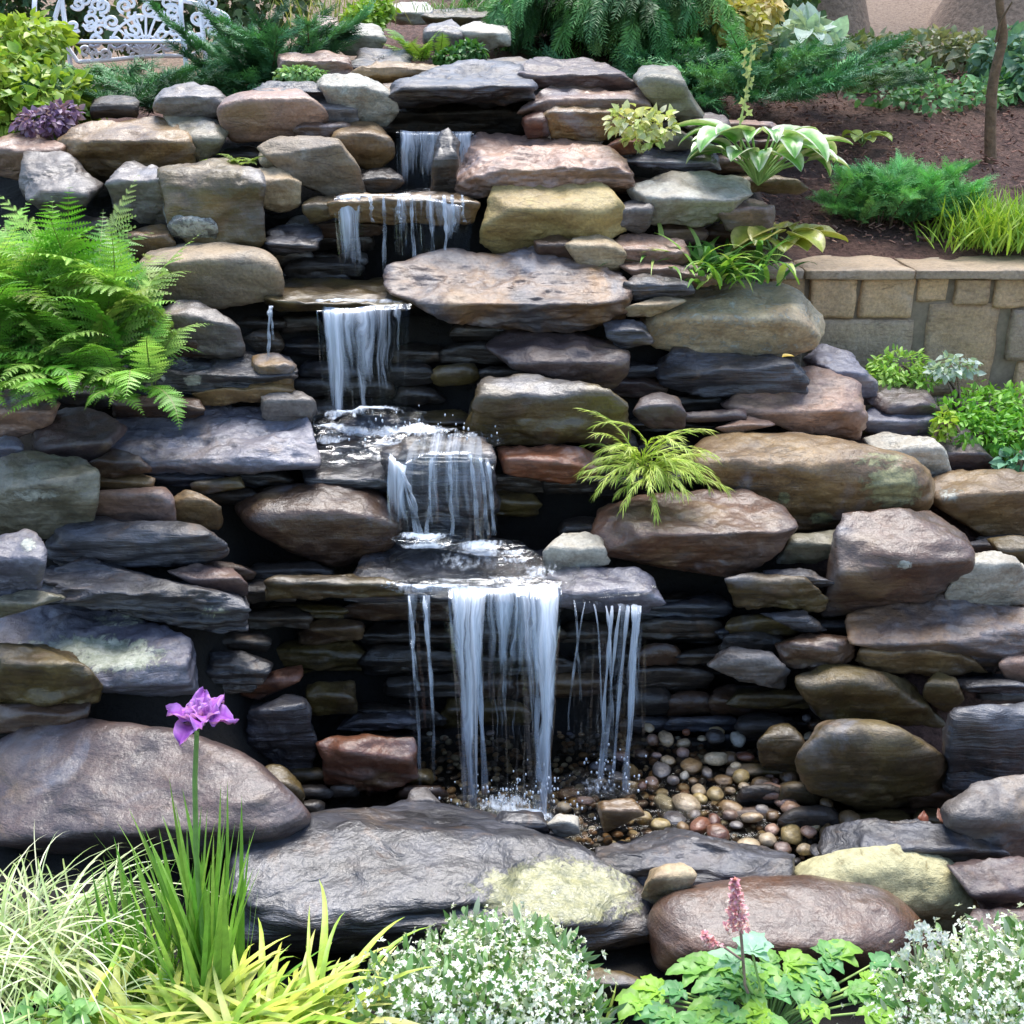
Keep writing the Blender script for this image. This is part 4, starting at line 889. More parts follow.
def shrub(label, blobs, n, size, cols, name='shrub', cat='shrub', leaf='ovate', seed=1, up=.5, mat=None, stems=6, base=None, jitc=.25, droop=.3, shell=.5, part='foliage', group=None):
    rg = np.random.default_rng(seed); b = np.asarray(blobs, float)
    if base is None: base = (b[:, 0].mean(), b[:, 1].mean(), (b[:, 2] - b[:, 5]).min())
    par = empty(name, base, label, cat, group); mb = MB(); V0, F0 = leaf_shape(leaf, 4)
    T, d, pick = blob_points(rg, blobs, n, shell)
    dirs = d + rg.normal(size=(n, 3)) * .5; dirs[:, 2] -= droop
    nz = d * (1 - up) + np.array([0, 0, 1]) * up + rg.normal(size=(n, 3)) * .35
    L_ = rg.uniform(size[0], size[1], n)
    bc = np.asarray(cols)[rg.integers(len(cols), size=len(b))]
    c = .5 * mixcols(rg, cols, n, jitc) + .5 * jit(rg, bc[pick], n, jitc)
    mb.inst(V0, F0, basis(dirs, nz) * L_[:, None, None], T, c)
    o = mb.build(part, mat or M_leaf, par)
    sm = MB()
    for k in range(stems):
        t = b[rg.integers(len(b))]; a = np.array(base) + rg.normal(size=3) * .02; e = t[:3]
        s = np.linspace(0, 1, 7)[:, None]; sm.tube(a + (e - a) * s + np.array([0, 0, 1]) * (s * (1 - s)) * .1, .008, (1, 1, 1), 5, .003)
    if stems: sm.build('stem', M_bark, par)
    return par
def spray_shape(rg, n=16, w=.3):
    """a small conifer twig of length 1 with scale needles both sides"""
    V0, F0 = leaf_shape('needle', 2); mb = MB()
    s = np.repeat(np.linspace(.05, .95, n), 2); sg = np.tile([-1, 1], n)
    dirs = np.stack([sg * (.75 + .1 * rg.normal(size=2 * n)), .75 + 0 * s, rg.normal(size=2 * n) * .35], 1)
    T = np.stack([0 * s, s, -.15 * s ** 2], 1)
    mb.inst(V0 * np.array([1.5, 1, 1]), F0, basis(dirs) * (w * (1.05 - s * .6))[:, None, None], T, np.ones((2 * n, 3)))
    mb.inst(V0 * np.array([.5, 1, 1]), F0, basis(np.array([[0, 1, -.1]])), np.zeros((1, 3)), np.ones((1, 3)))
    return np.concatenate(mb.V), np.concatenate(mb.F)
def conifer(label, base, branches, Lb, cols, name='juniper', cat='shrub', az=(0, 6.283), el=(.1, .9), end=(-.2, .3), twig=(.08, .15), per=26, seed=1, spread=.05, mat=None, w=.3, hang=0., start=.15):
    """branches that carry many little needle sprays"""
    rg = np.random.default_rng(seed); par = empty(name, base, label, cat); mb = MB(); st = MB(); V0, F0 = spray_shape(rg, 12, w)
    n = branches; sx, sy = (spread, spread) if np.isscalar(spread) else spread
    B = np.asarray(base) + np.stack([rg.normal(size=n) * sx, rg.normal(size=n) * sy, np.zeros(n)], 1)
    L_ = rg.uniform(*Lb, n)
    C_, D = blades(st, B, rg.uniform(*az, n), rg.uniform(*el, n), rg.uniform(*end, n), L_, np.full(n, .012), 14, jit(rg, (.10, .07, .04), n), curl=rg.normal(size=n) * .3)
    T = []; d2 = []; cc = []; sz = []
    bc = mixcols(rg, cols, n, .25)
    for i in range(n):
        k = rg.uniform(start, 1, per) * 14; k0 = np.minimum(k.astype(int), 13); f = (k - k0)[:, None]
        p = C_[i, k0] * (1 - f) + C_[i, k0 + 1] * f; d = D[i, k0]
        side = unit(np.cross(d, (0, 0, 1))); q = d * .8 + side * rg.choice([-1, 1], per)[:, None] * rg.uniform(.2, .9, per)[:, None] + np.array([0, 0, 1]) * rg.uniform(-.1, .6, per)[:, None] - np.array([0, 0, hang])
        T.append(p); d2.append(q); sz.append(rg.uniform(*twig, per)); cc.append(jit(rg, bc[i] * (.75 + .5 * (k / 14))[:, None], per, .2))
    T = np.concatenate(T); M = basis(np.concatenate(d2), roll=rg.normal(size=len(T)) * .6) * np.concatenate(sz)[:, None, None]
    mb.inst(V0, F0, M, T, np.concatenate(cc))
    st.build('branch', M_stem, par); mb.build('foliage', mat or M_needle, par); return par
def bigleaf(mb, base, az, el, L_, W_, col, edge=None, seed=0, droop=-.4, n=10, m=4, lobes=0, stem=None, stemr=.006, wav=.04):
    """one broad leaf (hosta and the like) with ribs, wavy rim and a coloured margin"""
    rg = np.random.default_rng(seed); base = np.asarray(base, float)
    s = np.linspace(0, 1, n + 1); t = np.linspace(-1, 1, 2 * m + 1)
    e = el + (droop - el) * s ** 1.1; dirs = np.stack([np.cos(e) * math.cos(az), np.cos(e) * math.sin(az), np.sin(e)], 1)
    st = L_ / n * (dirs[:-1] + dirs[1:]) / 2; C_ = base + np.vstack([np.zeros(3), np.cumsum(st, 0)])
    side = np.array([-math.sin(az), math.cos(az), 0]); up = np.cross(dirs, side); up *= np.sign(up[:, 2:3] + 1e-6)
    w = W_ * .5 * np.sin(np.pi * np.clip(s ** .62, 0, 1)) ** .75
    if lobes: w = w * (1 + .22 * np.abs(np.sin(s * lobes * math.pi)))
    V = C_[:, None] + side * (w[:, None] * t[None])[..., None] + up[:, None] * ((np.abs(t)[None] ** 1.5 * w[:, None] * .35) + (.05 * W_ * np.abs(np.sin(t * math.pi * 2))[None] * (w / W_ * 2)[:, None]) + wav * W_ * vnoise(np.stack(np.broadcast_arrays(s[:, None] * 5 + seed, t[None] * 1.5, 0 * s[:, None]), -1)) * np.abs(t)[None])[..., None]
    k = 2 * m + 1; i = (np.arange(n)[:, None] * k + np.arange(k - 1)[None]).ravel()
    c = np.broadcast_to(np.asarray(col, float), (n + 1, k, 3)).copy() * (1 + .12 * np.cos(t * math.pi * 4))[None, :, None]
    if edge is not None:
        f = np.clip((np.abs(t)[None] - .45) * 2.6 + .6 * vnoise(np.stack(np.broadcast_arrays(s[:, None] * 6 + seed, t[None] * 2, 0 * s[:, None]), -1)), 0, 1)[..., None]; c = c * (1 - f) + np.asarray(edge) * f
    mb.add(V.reshape(-1, 3), np.stack([i, i + 1, i + k + 1, i + k], 1), np.clip(c, 0, 1).reshape(-1, 3)); return C_
def petal_flower(mb, c, r, n, col, rg, up=(0, 0, 1), cup=.3, shape='ovate'):
    V0, F0 = leaf_shape(shape, 3); a = np.linspace(0, 2 * math.pi, n, endpoint=False) + rg.uniform(0, 6)
    B = basis(np.array([up]), (0.1, 1, 0))[0]; d = (np.cos(a)[:, None] * B[:, 0] + np.sin(a)[:, None] * B[:, 2]) + cup * np.asarray(up, float)
    mb.inst(V0, F0, basis(d, up) * r, np.repeat(np.asarray(c)[None], n, 0), jit(rg, col, n, .12))
# ------------------------------------------------------------------ retaining wall
def wall_box(mb, a, b, bev=.01, rough=.004, seed=0):
    """a rough dressed block from corner a to corner b"""
    a, b = np.minimum(a, b), np.maximum(a, b); n = 10
    bm = bmesh.new(); bmesh.ops.create_cube(bm, size=1); bmesh.ops.subdivide_edges(bm, edges=bm.edges[:], cuts=n, use_grid_fill=True)
    V = np.array([v.co[:] for v in bm.verts]) * 2; F = np.array([[v.index for v in f.verts] for f in bm.faces]); bm.free()
    e = (b - a) / 2; Q = V * e; lim = e - bev; I = np.clip(Q, -lim, lim); dd = Q - I; l = np.linalg.norm(dd, axis=1, keepdims=True)
    Q = np.where(l > 1e-9, I + dd / np.maximum(l, 1e-9) * bev, Q)
    nn = V / np.abs(V).max(1, keepdims=True); nn = np.sign(nn) * (np.abs(nn) > .999)
    Q = Q + unit(nn) * (rough * fbm((Q + a) * 9 + seed, 4))[:, None]
    mb.add(Q + (a + b) / 2, F); return mb
def unit(a): return a / (np.linalg.norm(a, axis=-1, keepdims=True) + 1e-9)
def retaining_wall():
    Yw = 5.2; c = P(900, 430, Yw)
    par = empty('retaining_wall', (c[0], Yw, .62), 'tan stone block retaining wall with flat cap holding back the mulch bed', 'wall')
    mc = rockmat('WL', .1, 'w')
    def blk(u0, v0, u1, v1, pal, dy=0., seed=0, name='block'):
        a = P(u0, v1, Yw); b = P(u1, v0, Yw); a = np.array([a[0], Yw + dy, a[2]]); b = np.array([b[0], Yw + .3, b[2]])
        mb = MB(); wall_box(mb, a, b, .007, .007, seed); o = mb.build(name, rockmat(pal, .1, 'w'), par)
        at = o.data.attributes.new('lichen', 'FLOAT', 'POINT')
    rows = [(735, 279, 768, 300, 'WA'), (769.5, 279, 806.5, 309, 'WA'), (808, 279, 857, 318, 'WA'), (859, 279, 916, 318, 'WA'), (918, 279, 951, 302, 'WA'), (953, 279, 991, 305, 'WA'), (993, 279, 1052, 308, 'WA'), (1054, 279, 1120, 330, 'WA'), (1122, 279, 1190, 330, 'WA'), (1192, 279, 1270, 330, 'WA'),
            (735, 302, 768, 440, 'WB'), (769.5, 311, 806.5, 440, 'WB'), (808, 320, 916, 372, 'WB'), (918, 304, 1003, 396, 'WA'), (1005, 310, 1052, 360, 'WB'), (1005, 362, 1052, 440, 'WA'), (808, 374, 870, 440, 'WB'), (872, 374, 916, 440, 'WB'), (918, 398, 1003, 440, 'WB'), (1054, 332, 1140, 440, 'WB'), (1142, 332, 1270, 440, 'WA')]
    for i, (u0, v0, u1, v1, pl) in enumerate(rows): blk(u0, v0, u1, v1, pl, [0, .012, -.01][i % 3], i)
    a = P(735, 440, Yw); b = P(1270, 278, Yw); mb = MB()
    wall_box(mb, np.array([a[0], Yw + .024, a[2]]), np.array([b[0], Yw + .28, b[2]]), .01, 0); mb.build('mortar', plainmat('mortar', (.24, .19, .13), .9), par)
    for i, (u0, u1) in enumerate([(730, 806), (806.6, 917), (917.6, 1060), (1060.6, 1280)]):
        a = P(u0, 267, Yw - .05); b = P(u1, 257, Yw - .05); sl = (u0 - 806) * .000 
        zt = P(900, 278, Yw)[2]
        mb = MB(); wall_box(mb, np.array([a[0], Yw - .05, zt]), np.array([b[0], Yw + .38, zt + .045]), .008, .006, i * 5)
        o = mb.build('cap_stone', rockmat('WB', .1, 'w'), par)
retaining_wall()

# ------------------------------------------------------------------ white iron bench
def bench():
    yb = 7.6; s = mpp(140, 40, yb); z0 = P(140, 62, yb)[2]; xl = P(58, 40, yb)[0]; xr = P(228, 40, yb)[0]; w = xr - xl; zg = float(ground_z((xl + xr) / 2, yb))
    par = empty('garden_bench', ((xl + xr) / 2, yb, zg), 'white cast iron garden bench with scrolled openwork back', 'bench')
    m = plainmat('white_enamel', (.80, .81, .84), .4, .05, 30, .05)
    H = 78 * s; th = np.linspace(0, 1, 40)
    def px(u, v): p = P(u, v, yb); return np.array([p[0], yb - .02 * 0, p[2]])
    top = [px(55, 18), px(62, -6), px(90, -14), px(120, -6), px(142, -2), px(170, -2), (px(200, 4)), px(220, 12), px(229, 17), px(228, 32)]
    def smooth(pts, n=40):
        pts = np.array(pts); t = np.linspace(0, 1, len(pts)); tt = np.linspace(0, 1, n); q = np.stack([np.interp(tt, t, pts[:, i]) for i in range(3)], 1)
        for _ in range(3): q[1:-1] = (q[:-2] + 2 * q[1:-1] + q[2:]) / 4
        return q
    fb = MB(); fb.tube(smooth(top), .014, (1, 1, 1), 8); fb.tube(smooth([px(55, 18), px(66, 45), px(78, 62)]), .013, (1, 1, 1), 8)
    fb.tube(smooth([px(228, 32), px(214, 44), px(190, 56)]), .012, (1, 1, 1), 8); fb.tube(smooth([px(78, 62), px(110, 60), px(150, 56), px(190, 56)]), .013, (1, 1, 1), 8)
    fb.build('back_frame', m, par)
    sc = MB()
    def spiral(u, v, r, turns, a0, sg=1, n=36, r0=.15):
        t = np.linspace(0, 1, n); a = a0 + sg * t * turns * 6.283; rr = r * (r0 + (1 - r0) * t)
        return np.array([px(u + q * math.cos(b), v + q * math.sin(b) * .9) for q, b in zip(rr, a)])
    for (u, v, r, tn, a0, sg) in [(90, 20, 9, 1.4, 0, 1), (112, 22, 9, 1.4, 3.1, -1), (95, 40, 8, 1.3, .5, 1), (116, 42, 8, 1.3, 2.5, -1), (102, 6, 8, 1.3, 0, 1), (125, 6, 8, 1.2, 3, -1), (78, 4, 7, 1.3, 1, 1), (74, 26, 7, 1.2, 2, -1),
                                  (150, 10, 8, 1.3, 3, 1), (172, 12, 9, 1.4, 0, -1), (176, 28, 8, 1.3, .5, 1), (198, 18, 8, 1.3, 2.5, -1), (212, 24, 7, 1.2, 0, 1), (192, 36, 7, 1.2, 1, -1), (168, 46, 6, 1.2, 2, 1), (105, 54, 6, 1.2, 0, 1), (86, 50, 6, 1.1, 2, -1), (214, 14, 5, 1.1, 0, 1)]:
        sc.tube(spiral(u, v, r, tn, a0, sg), .0115, (1, 1, 1), 6)
    rgb = np.random.default_rng(12)
    for k in range(34):
        u = 66 + (k * 37 % 150) + rgb.uniform(-3, 3); v = -4 + (k * 23 % 58) + rgb.uniform(-3, 3)
        if v < 2 + abs(u - 140) * .06 - 6 or v > 58 - max(0, u - 180) * .6: continue
        sc.tube(spiral(u, v, rgb.uniform(5, 8.5), rgb.uniform(.8, 1.3), rgb.uniform(0, 6), rgb.choice([-1, 1])), .0095, (1, 1, 1), 6)
    for a in np.linspace(-2.7, -.45, 9):
        c = px(146, 56); e = px(146 + 40 * math.cos(a), 56 + 44 * math.sin(a)); mid = (c + e) / 2 + np.array([.02 * math.cos(a * 3), 0, .0]); sc.tube(smooth([c, mid, e], 12), .008, (1, 1, 1), 6)
    sc.tube(np.array([px(146 + 38 * math.cos(a), 56 + 40 * math.sin(a)) for a in np.linspace(-3.0, -.1, 30)]), .009, (1, 1, 1), 6)
    sc.tube(np.array([px(146 + 18 * math.cos(a), 56 + 20 * math.sin(a)) for a in np.linspace(-3.0, -.1, 20)]), .008, (1, 1, 1), 6)
    sc.build('back_scrollwork', m, par)
    xa, xb = px(70, 62)[0], px(205, 56)[0]; zs = zg + .40
    st = MB()
    for k in range(9): st.tube([(xa, yb - .06 - .05 * k, zs), (xb, yb - .06 - .05 * k, zs)], .012, (1, 1, 1), 6)
    st.tube([(xa, yb, zs), (xa, yb - .48, zs)], .014, (1, 1, 1), 6); st.tube([(xb, yb, zs), (xb, yb - .48, zs)], .014, (1, 1, 1), 6); st.build('seat', m, par)
    for x in (xa, xb):
        ar = MB(); ar.tube(smooth([(x, yb, zs + .3), (x, yb - .2, zs + .3), (x, yb - .4, zs + .27), (x, yb - .47, zs + .15), (x, yb - .46, zs)], 20), .014, (1, 1, 1), 7); ar.build('armrest', m, par)
        for yy in (yb, yb - .46):
            l = MB(); l.tube(smooth([(x, yy, zs + (.28 if yy == yb else 0)), (x, yy, zs - .15), (x, yy + (.05 if yy == yb else -.05), zg - .02)], 14), .016, (1, 1, 1), 7, .012); l.build('leg', m, par)
bench()

# ------------------------------------------------------------------ plants of the upper bank
def B3(u, v, y, ru, rv, rd):
    """a lump of foliage seen round a pixel: half sizes in pixels, depth in metres"""
    s = mpp(u, v, y); p = P(u, v, y); return (p[0], p[1], p[2], ru * s, rd, rv * s)
YG = ((.36,.46,.06),(.46,.52,.10),(.24,.38,.05),(.16,.30,.05)); DG = ((.05,.16,.05),(.085,.24,.07),(.04,.11,.04)); MG = ((.07,.19,.045),(.10,.25,.06),(.05,.14,.035))
shrub('golden yellow leafy shrub at the top left corner', [B3(20, 40, 6.0, 45, 22, .3), B3(10, 75, 5.7, 50, 25, .3), B3(45, 95, 5.5, 45, 22, .25), B3(20, 118, 5.4, 40, 22, .22), B3(-20, 90, 5.5, 40, 45, .3), B3(70, 108, 5.5, 25, 14, .15)], 3600, (.035, .075), YG, seed=31, leaf='ovate', base=(P(15, 140, 5.5)[0], 5.6, 1.85), name='golden_shrub')
shrub('small purple leaved plant at the foot of the golden shrub', [B3(45, 122, 5.15, 28, 10, .12), B3(62, 112, 5.2, 15, 7, .1)], 500, (.02, .045), ((.25,.15,.28),(.18,.09,.20),(.32,.25,.3)), seed=32, leaf='ovate', name='purple_plant', cat='plant')
conifer('dark green feathery juniper in front of the white bench', P(170, 112, 5.9), 60, (.4, .75), DG, az=(-.3, 3.5), el=(.05, .6), end=(-.2, .25), per=40, seed=33, spread=.22, twig=(.08, .16))
conifer('blue green bushy juniper right of the white bench', P(272, 88, 6.0), 46, (.2, .48), ((.05,.15,.06),(.08,.22,.09),(.04,.11,.05)), el=(.3, 1.35), end=(.0, .9), per=36, seed=34, spread=.1, twig=(.07, .14))
fern('small yellow green fern on the grey slab at upper left', P(236, 165, 4.85), 14, (.08, .15), cols=((.35,.48,.07),(.28,.42,.06)), el=(.1, .9), droop=(-.5, .1), seed=35, spread=.04)
fern('big lush fern clump on the left bank', P(30, 352, 4.02), 170, (.26, .68), seed=36, el=(.9, 1.57), droop=(-.9, .9), spread=(.24, .08), cols=((.17,.40,.05),(.26,.50,.08),(.12,.31,.04),(.34,.54,.12),(.28,.38,.10)), pw=.2)
fern('middle fern filling the left bank under the big fern clump', P(60, 385, 3.86), 90, (.2, .46), seed=136, el=(.5, 1.5), droop=(-1.0, .5), spread=(.22, .05), cols=((.16,.38,.05),(.25,.48,.08),(.11,.29,.04),(.32,.5,.12)), pw=.2)
fern('low fern spilling over the stones below the big fern', P(55, 388, 3.72), 50, (.16, .32), seed=37, az=(-3.4, .4), el=(.2, 1.2), droop=(-1.2, -.4), spread=(.15, .04), cols=((.20,.44,.04),(.32,.55,.08),(.12,.32,.03)), pw=.24)
grass('yellow green sedge tuft right of the blue green juniper', P(335, 26, 6.6), 90, (.15, .32), (.004, .008), ((.35,.35,.10),(.45,.42,.18),(.2,.28,.06)), seed=38, spread=(.16, .06), end=(.2, 1.2))
shrub('bright chartreuse low shrub near the hilltop', [B3(365, 18, 6.5, 20, 13, .12), B3(380, 8, 6.6, 14, 12, .1), B3(352, 22, 6.45, 10, 7, .08)], 900, (.02, .045), ((.30,.46,.05),(.40,.54,.08),(.2,.36,.04)), seed=39, name='chartreuse_shrub')
fern('small bright fern between the hilltop stones', P(420, 62, 5.85), 16, (.14, .3), cols=((.16,.32,.04),(.24,.40,.06)), seed=40, az=(2.2, 6.6), el=(.2, 1.2), droop=(-.3, .7), spread=.06)
shrub('low green plant right of the small bright fern', [B3(450, 60, 5.75, 14, 9, .08), B3(470, 52, 5.8, 14, 9, .08)], 500, (.02, .045), MG, seed=41, name='leafy_plant', cat='plant')
grass('green grass tuft on the mossy stone at the top edge', P(460, 12, 6.75), 110, (.06, .14), (.003, .006), ((.10,.25,.05),(.16,.33,.07)), seed=42, spread=(.14, .05))
shrub('tiny pale green plant in front of the pink flat stone', [B3(300, 74, 5.5, 24, 6, .08)], 420, (.012, .03), ((.22,.40,.12),(.3,.48,.2)), seed=43, name='ground_plant', cat='plant', stems=0)

# weeping evergreen and the junipers behind the falls
conifer('large weeping evergreen with hanging sprays at top centre', P(597, 12, 6.8), 120, (.35, .75), ((.07,.20,.06),(.13,.30,.08),(.22,.38,.12),(.05,.13,.04)), name='weeping_evergreen', cat='tree', el=(.4, 1.3), end=(-1.45, -.9), per=46, seed=44, spread=(.2, .2), hang=1.1, twig=(.1, .22), start=.1)
conifer('spreading dark juniper right of the weeping evergreen', P(705, 100, 6.3), 70, (.25, .6), ((.08,.25,.10),(.14,.34,.12),(.06,.17,.07)), el=(.1, .9), end=(-.3, .4), per=40, seed=45, spread=.26, twig=(.08, .17))
conifer('low dark juniper in front of the striped hosta bed', P(795, 88, 7.2), 44, (.3, .75), ((.05,.13,.045),(.09,.19,.05),(.12,.20,.06)), el=(.05, .5), end=(-.3, .1), per=36, seed=47, spread=.2)
shrub('golden flowering shrub above the spreading dark juniper', [B3(700, 18, 6.7, 30, 12, .2), B3(735, 20, 6.6, 28, 18, .2), B3(745, 42, 6.5, 20, 12, .15), B3(690, 2, 6.9, 30, 14, .2), B3(760, 10, 6.8, 20, 14, .2)], 2000, (.03, .065), ((.62,.50,.16),(.70,.56,.24),(.45,.42,.10),(.5,.36,.16)), seed=48, name='golden_shrub')
shrub('pale blue green hosta with white rims behind the dark juniper', [B3(800, 40, 6.9, 28, 14, .2), B3(778, 62, 6.7, 16, 10, .12), B3(820, 48, 6.9, 20, 12, .15)], 220, (.08, .15), ((.25,.40,.32),(.45,.58,.5),(.60,.68,.6)), seed=49, leaf='ovate', name='hosta', cat='plant')
shrub('small cream variegated plant between the pink slab and yellow boulder', [B3(632, 122, 4.92, 24, 14, .1), B3(660, 125, 4.95, 16, 14, .08), B3(645, 138, 4.9, 18, 7, .07)], 260, (.025, .05), ((.68,.66,.34),(.5,.58,.2),(.35,.48,.12),(.75,.72,.5)), seed=50, name='variegated_plant', cat='plant')

def hosta(label, base, leaves, L_, W_, col, edge, seed, name='hosta', el=(.3, 1.1), az=(0, 6.283), droop=(-.9, -.2), stem=.1):
    rg = np.random.default_rng(seed); par = empty(name, base, label, 'plant'); mb = MB(); st = MB(); base = np.asarray(base)
    for k in range(leaves):
        a = az[0] + (az[1] - az[0]) * (k + rg.uniform(0, .7)) / leaves; l = rg.uniform(*L_); e = rg.uniform(*el)
        tip = base + np.array([math.cos(a) * stem * rg.uniform(.3, 1.2), math.sin(a) * stem * rg.uniform(.3, 1.0), stem * rg.uniform(.5, 1.3)])
        st.tube([base, (base + tip) / 2 + np.array([0, 0, .02]), tip], .005, (.25, .4, .12), 5)
        bigleaf(mb, tip, a, e * .6, l, l * rg.uniform(*W_), np.asarray(col) * rg.uniform(.8, 1.2), edge, int(rg.integers(1e5)), rg.uniform(*droop))
    st.build('stem', M_stem, par); mb.build('leaf', M_gloss, par); return par
h1 = hosta('striped hosta with green leaves edged in white', P(758, 185, 4.95), 24, (.16, .27), (.5, .7), (.16, .38, .08), (.72, .76, .55), 51, el=(.2, 1.3), az=(2.4, 7.0), stem=.17, droop=(-1.2, -.3))
sb = MB(); a = P(742, 160, 4.95)
sb.tube([a, P(740, 125, 4.97), P(748, 85, 5.0), P(752, 50, 5.0)], .005, (.4, .45, .15), 5); sb.build('flower_stalk', M_stem, h1)
fb = MB(); rg0 = np.random.default_rng(9)
for k in range(14):
    q = P(744 + k * .6 + rg0.normal() * 3, 118 - k * 5.5, 4.97); petal_flower(fb, q, .02, 4, (.42, .46, .24), rg0, (rg0.normal() * .6, -.5, -.2))
fb.build('flower_bud', M_petal, h1)
grass('strappy green plant with arching leaves above the long pale boulder', P(708, 282, 4.6), 130, (.16, .36), (.016, .034), ((.14,.32,.05),(.24,.46,.07),(.42,.54,.14),(.08,.22,.05)), seed=52, spread=(.12, .06), el=(.6, 1.4), end=(-1.0, .2), name='strappy_plant', nseg=8)
hosta('yellow olive round leaved plant left of the retaining wall', P(775, 262, 4.75), 14, (.13, .2), (.9, 1.1), (.36, .40, .06), (.45, .40, .12), 53, 'round_leaved_plant', el=(-.1, .7))
hosta('small lime green seedling alone on the mulch', G(862, 146), 7, (.09, .15), (.7, .9), (.40, .52, .10), None, 54, 'seedling', el=(.2, 1.0), stem=.07)
conifer('low bright green juniper on the mulch behind the wall', G(905, 228) + np.array([0, .1, 0]), 190, (.14, .34), ((.20,.48,.16),(.24,.50,.16),(.11,.30,.10)), el=(.7, 1.55), end=(-.1, 1.0), per=30, seed=55, spread=(.12, .06), twig=(.06, .11))
g_ = G(1010, 245)
grass('lime green feathery clump at right edge behind the wall', g_, 1000, (.12, .32), (.008, .014), ((.34,.50,.06),(.44,.58,.09),(.22,.38,.05)), seed=56, spread=(.16, .12), el=(.7, 1.5), end=(.0, 1.2), name='feathery_clump')
# slender tree
def slender_tree():
    b = G(992, 160); par = empty('slender_tree', b, 'slender young tree with bare brown trunk on the mulch bed', 'tree'); y = b[1]
    pts = [b - np.array([0, 0, .05]), P(990, 130, y), P(992, 85, y), P(999, 55, y), P(1004, 36, y), P(1000, 8, y), P(996, -30, y), P(1004, -110, y), P(1000, -230, y)]
    tt = np.linspace(0, 1, 40); pts = np.array(pts); q = np.stack([np.interp(tt, np.linspace(0, 1, len(pts)), pts[:, i]) for i in range(3)], 1)
    for _ in range(2): q[1:-1] = (q[:-2] + 2 * q[1:-1] + q[2:]) / 4
    mb = MB(); mb.tube(q, .034, (1.3, 1.1, .85), 9, .014)
    rg = np.random.default_rng(4); ends = []
    for k in range(9):
        a = q[26 + k]; e = a + np.array([rg.normal() * .45, rg.normal() * .4, rg.uniform(.1, .5)]); ends.append(e); s = np.linspace(0, 1, 8)[:, None]; mb.tube(a + (e - a) * s + np.array([0, 0, .12]) * s * (1 - s), .012, (1.2, 1.1, .9), 6, .004)
    mb.tube([P(996, 42, y), P(1000, 22, y - .05), P(1012, 2, y - .1)], .009, (1.2, 1.1, .9), 6, .005)
    mb.build('trunk', M_bark, par)
    cr = MB(); V0, F0 = leaf_shape('ovate', 4); n = 900; T = np.array(ends)[rg.integers(9, size=n)] + rg.normal(size=(n, 3)) * np.array([.22, .22, .14])
    T[:, 2] = np.maximum(T[:, 2], P(1000, -25, y)[2] + rg.uniform(0, .3, n))
    cr.inst(V0, F0, basis(rg.normal(size=(n, 3)) - np.array([0, 0, .5]), (0, 0, 1)) * rg.uniform(.04, .08, n)[:, None, None], T, mixcols(rg, ((.10,.24,.05),(.16,.32,.07)), n)); cr.build('crown', M_leaf, par)
slender_tree()
# background planting
def gb(u, v, ru, rv, rd, lift=0):
    p = G(u, v + rv); return B3(u, v, p[1] + rd * .5, ru, rv, rd)
shrub('pale green ground plants on the slope behind the mulch', [gb(u, v, 40, 14, .3) for u, v in ((885, 95), (930, 100), (860, 78), (970, 95), (905, 75), (1010, 90))], 1500, (.03, .075), ((.14,.34,.12),(.20,.40,.16),(.28,.46,.22),(.10,.24,.08)), seed=61, name='ground_plants', cat='plants', stems=0)
shrub('loose olive shrub with cream flowers on the upper right slope', [gb(u, v, 45, 18, .3) for u, v in ((880, 55), (930, 50), (975, 55), (850, 60))], 1500, (.04, .09), ((.14,.19,.06),(.22,.24,.09),(.42,.40,.25),(.12,.2,.08)), seed=62, name='flowering_shrub')
shrub('blue grey leafy bush at the far right edge', [gb(1005, 60, 30, 25, .3), gb(1030, 75, 30, 25, .3)], 900, (.05, .1), ((.12,.24,.14),(.2,.34,.22)), seed=63, name='leafy_bush')
shrub('dark green hedge behind the white bench', [B3(u, v, 9.0, 60, 40, .4) for u, v in ((-20, -10), (50, 5), (120, 10), (200, 5), (260, 0), (150, -50), (40, -60), (250, -55))], 4500, (.05, .1), ((.04,.09,.035),(.06,.13,.05),(.12,.18,.06)), seed=64, name='hedge', cat='hedge')
shrub('green bush behind the weeping evergreen', [B3(u, v, 9.0, 60, 40, .4) for u, v in ((480, -25), (560, -30), (640, -20), (600, -70))], 2600, (.05, .1), ((.05,.13,.04),(.09,.2,.06)), seed=65, name='leafy_bush')
shrub('olive bush right of the golden flowering shrub', [B3(u, v, 9.4, 45, 35, .4) for u, v in ((775, 0), (760, -40), (720, -30))], 1500, (.05, .1), ((.07,.14,.04),(.12,.2,.06)), seed=66, name='leafy_bush')
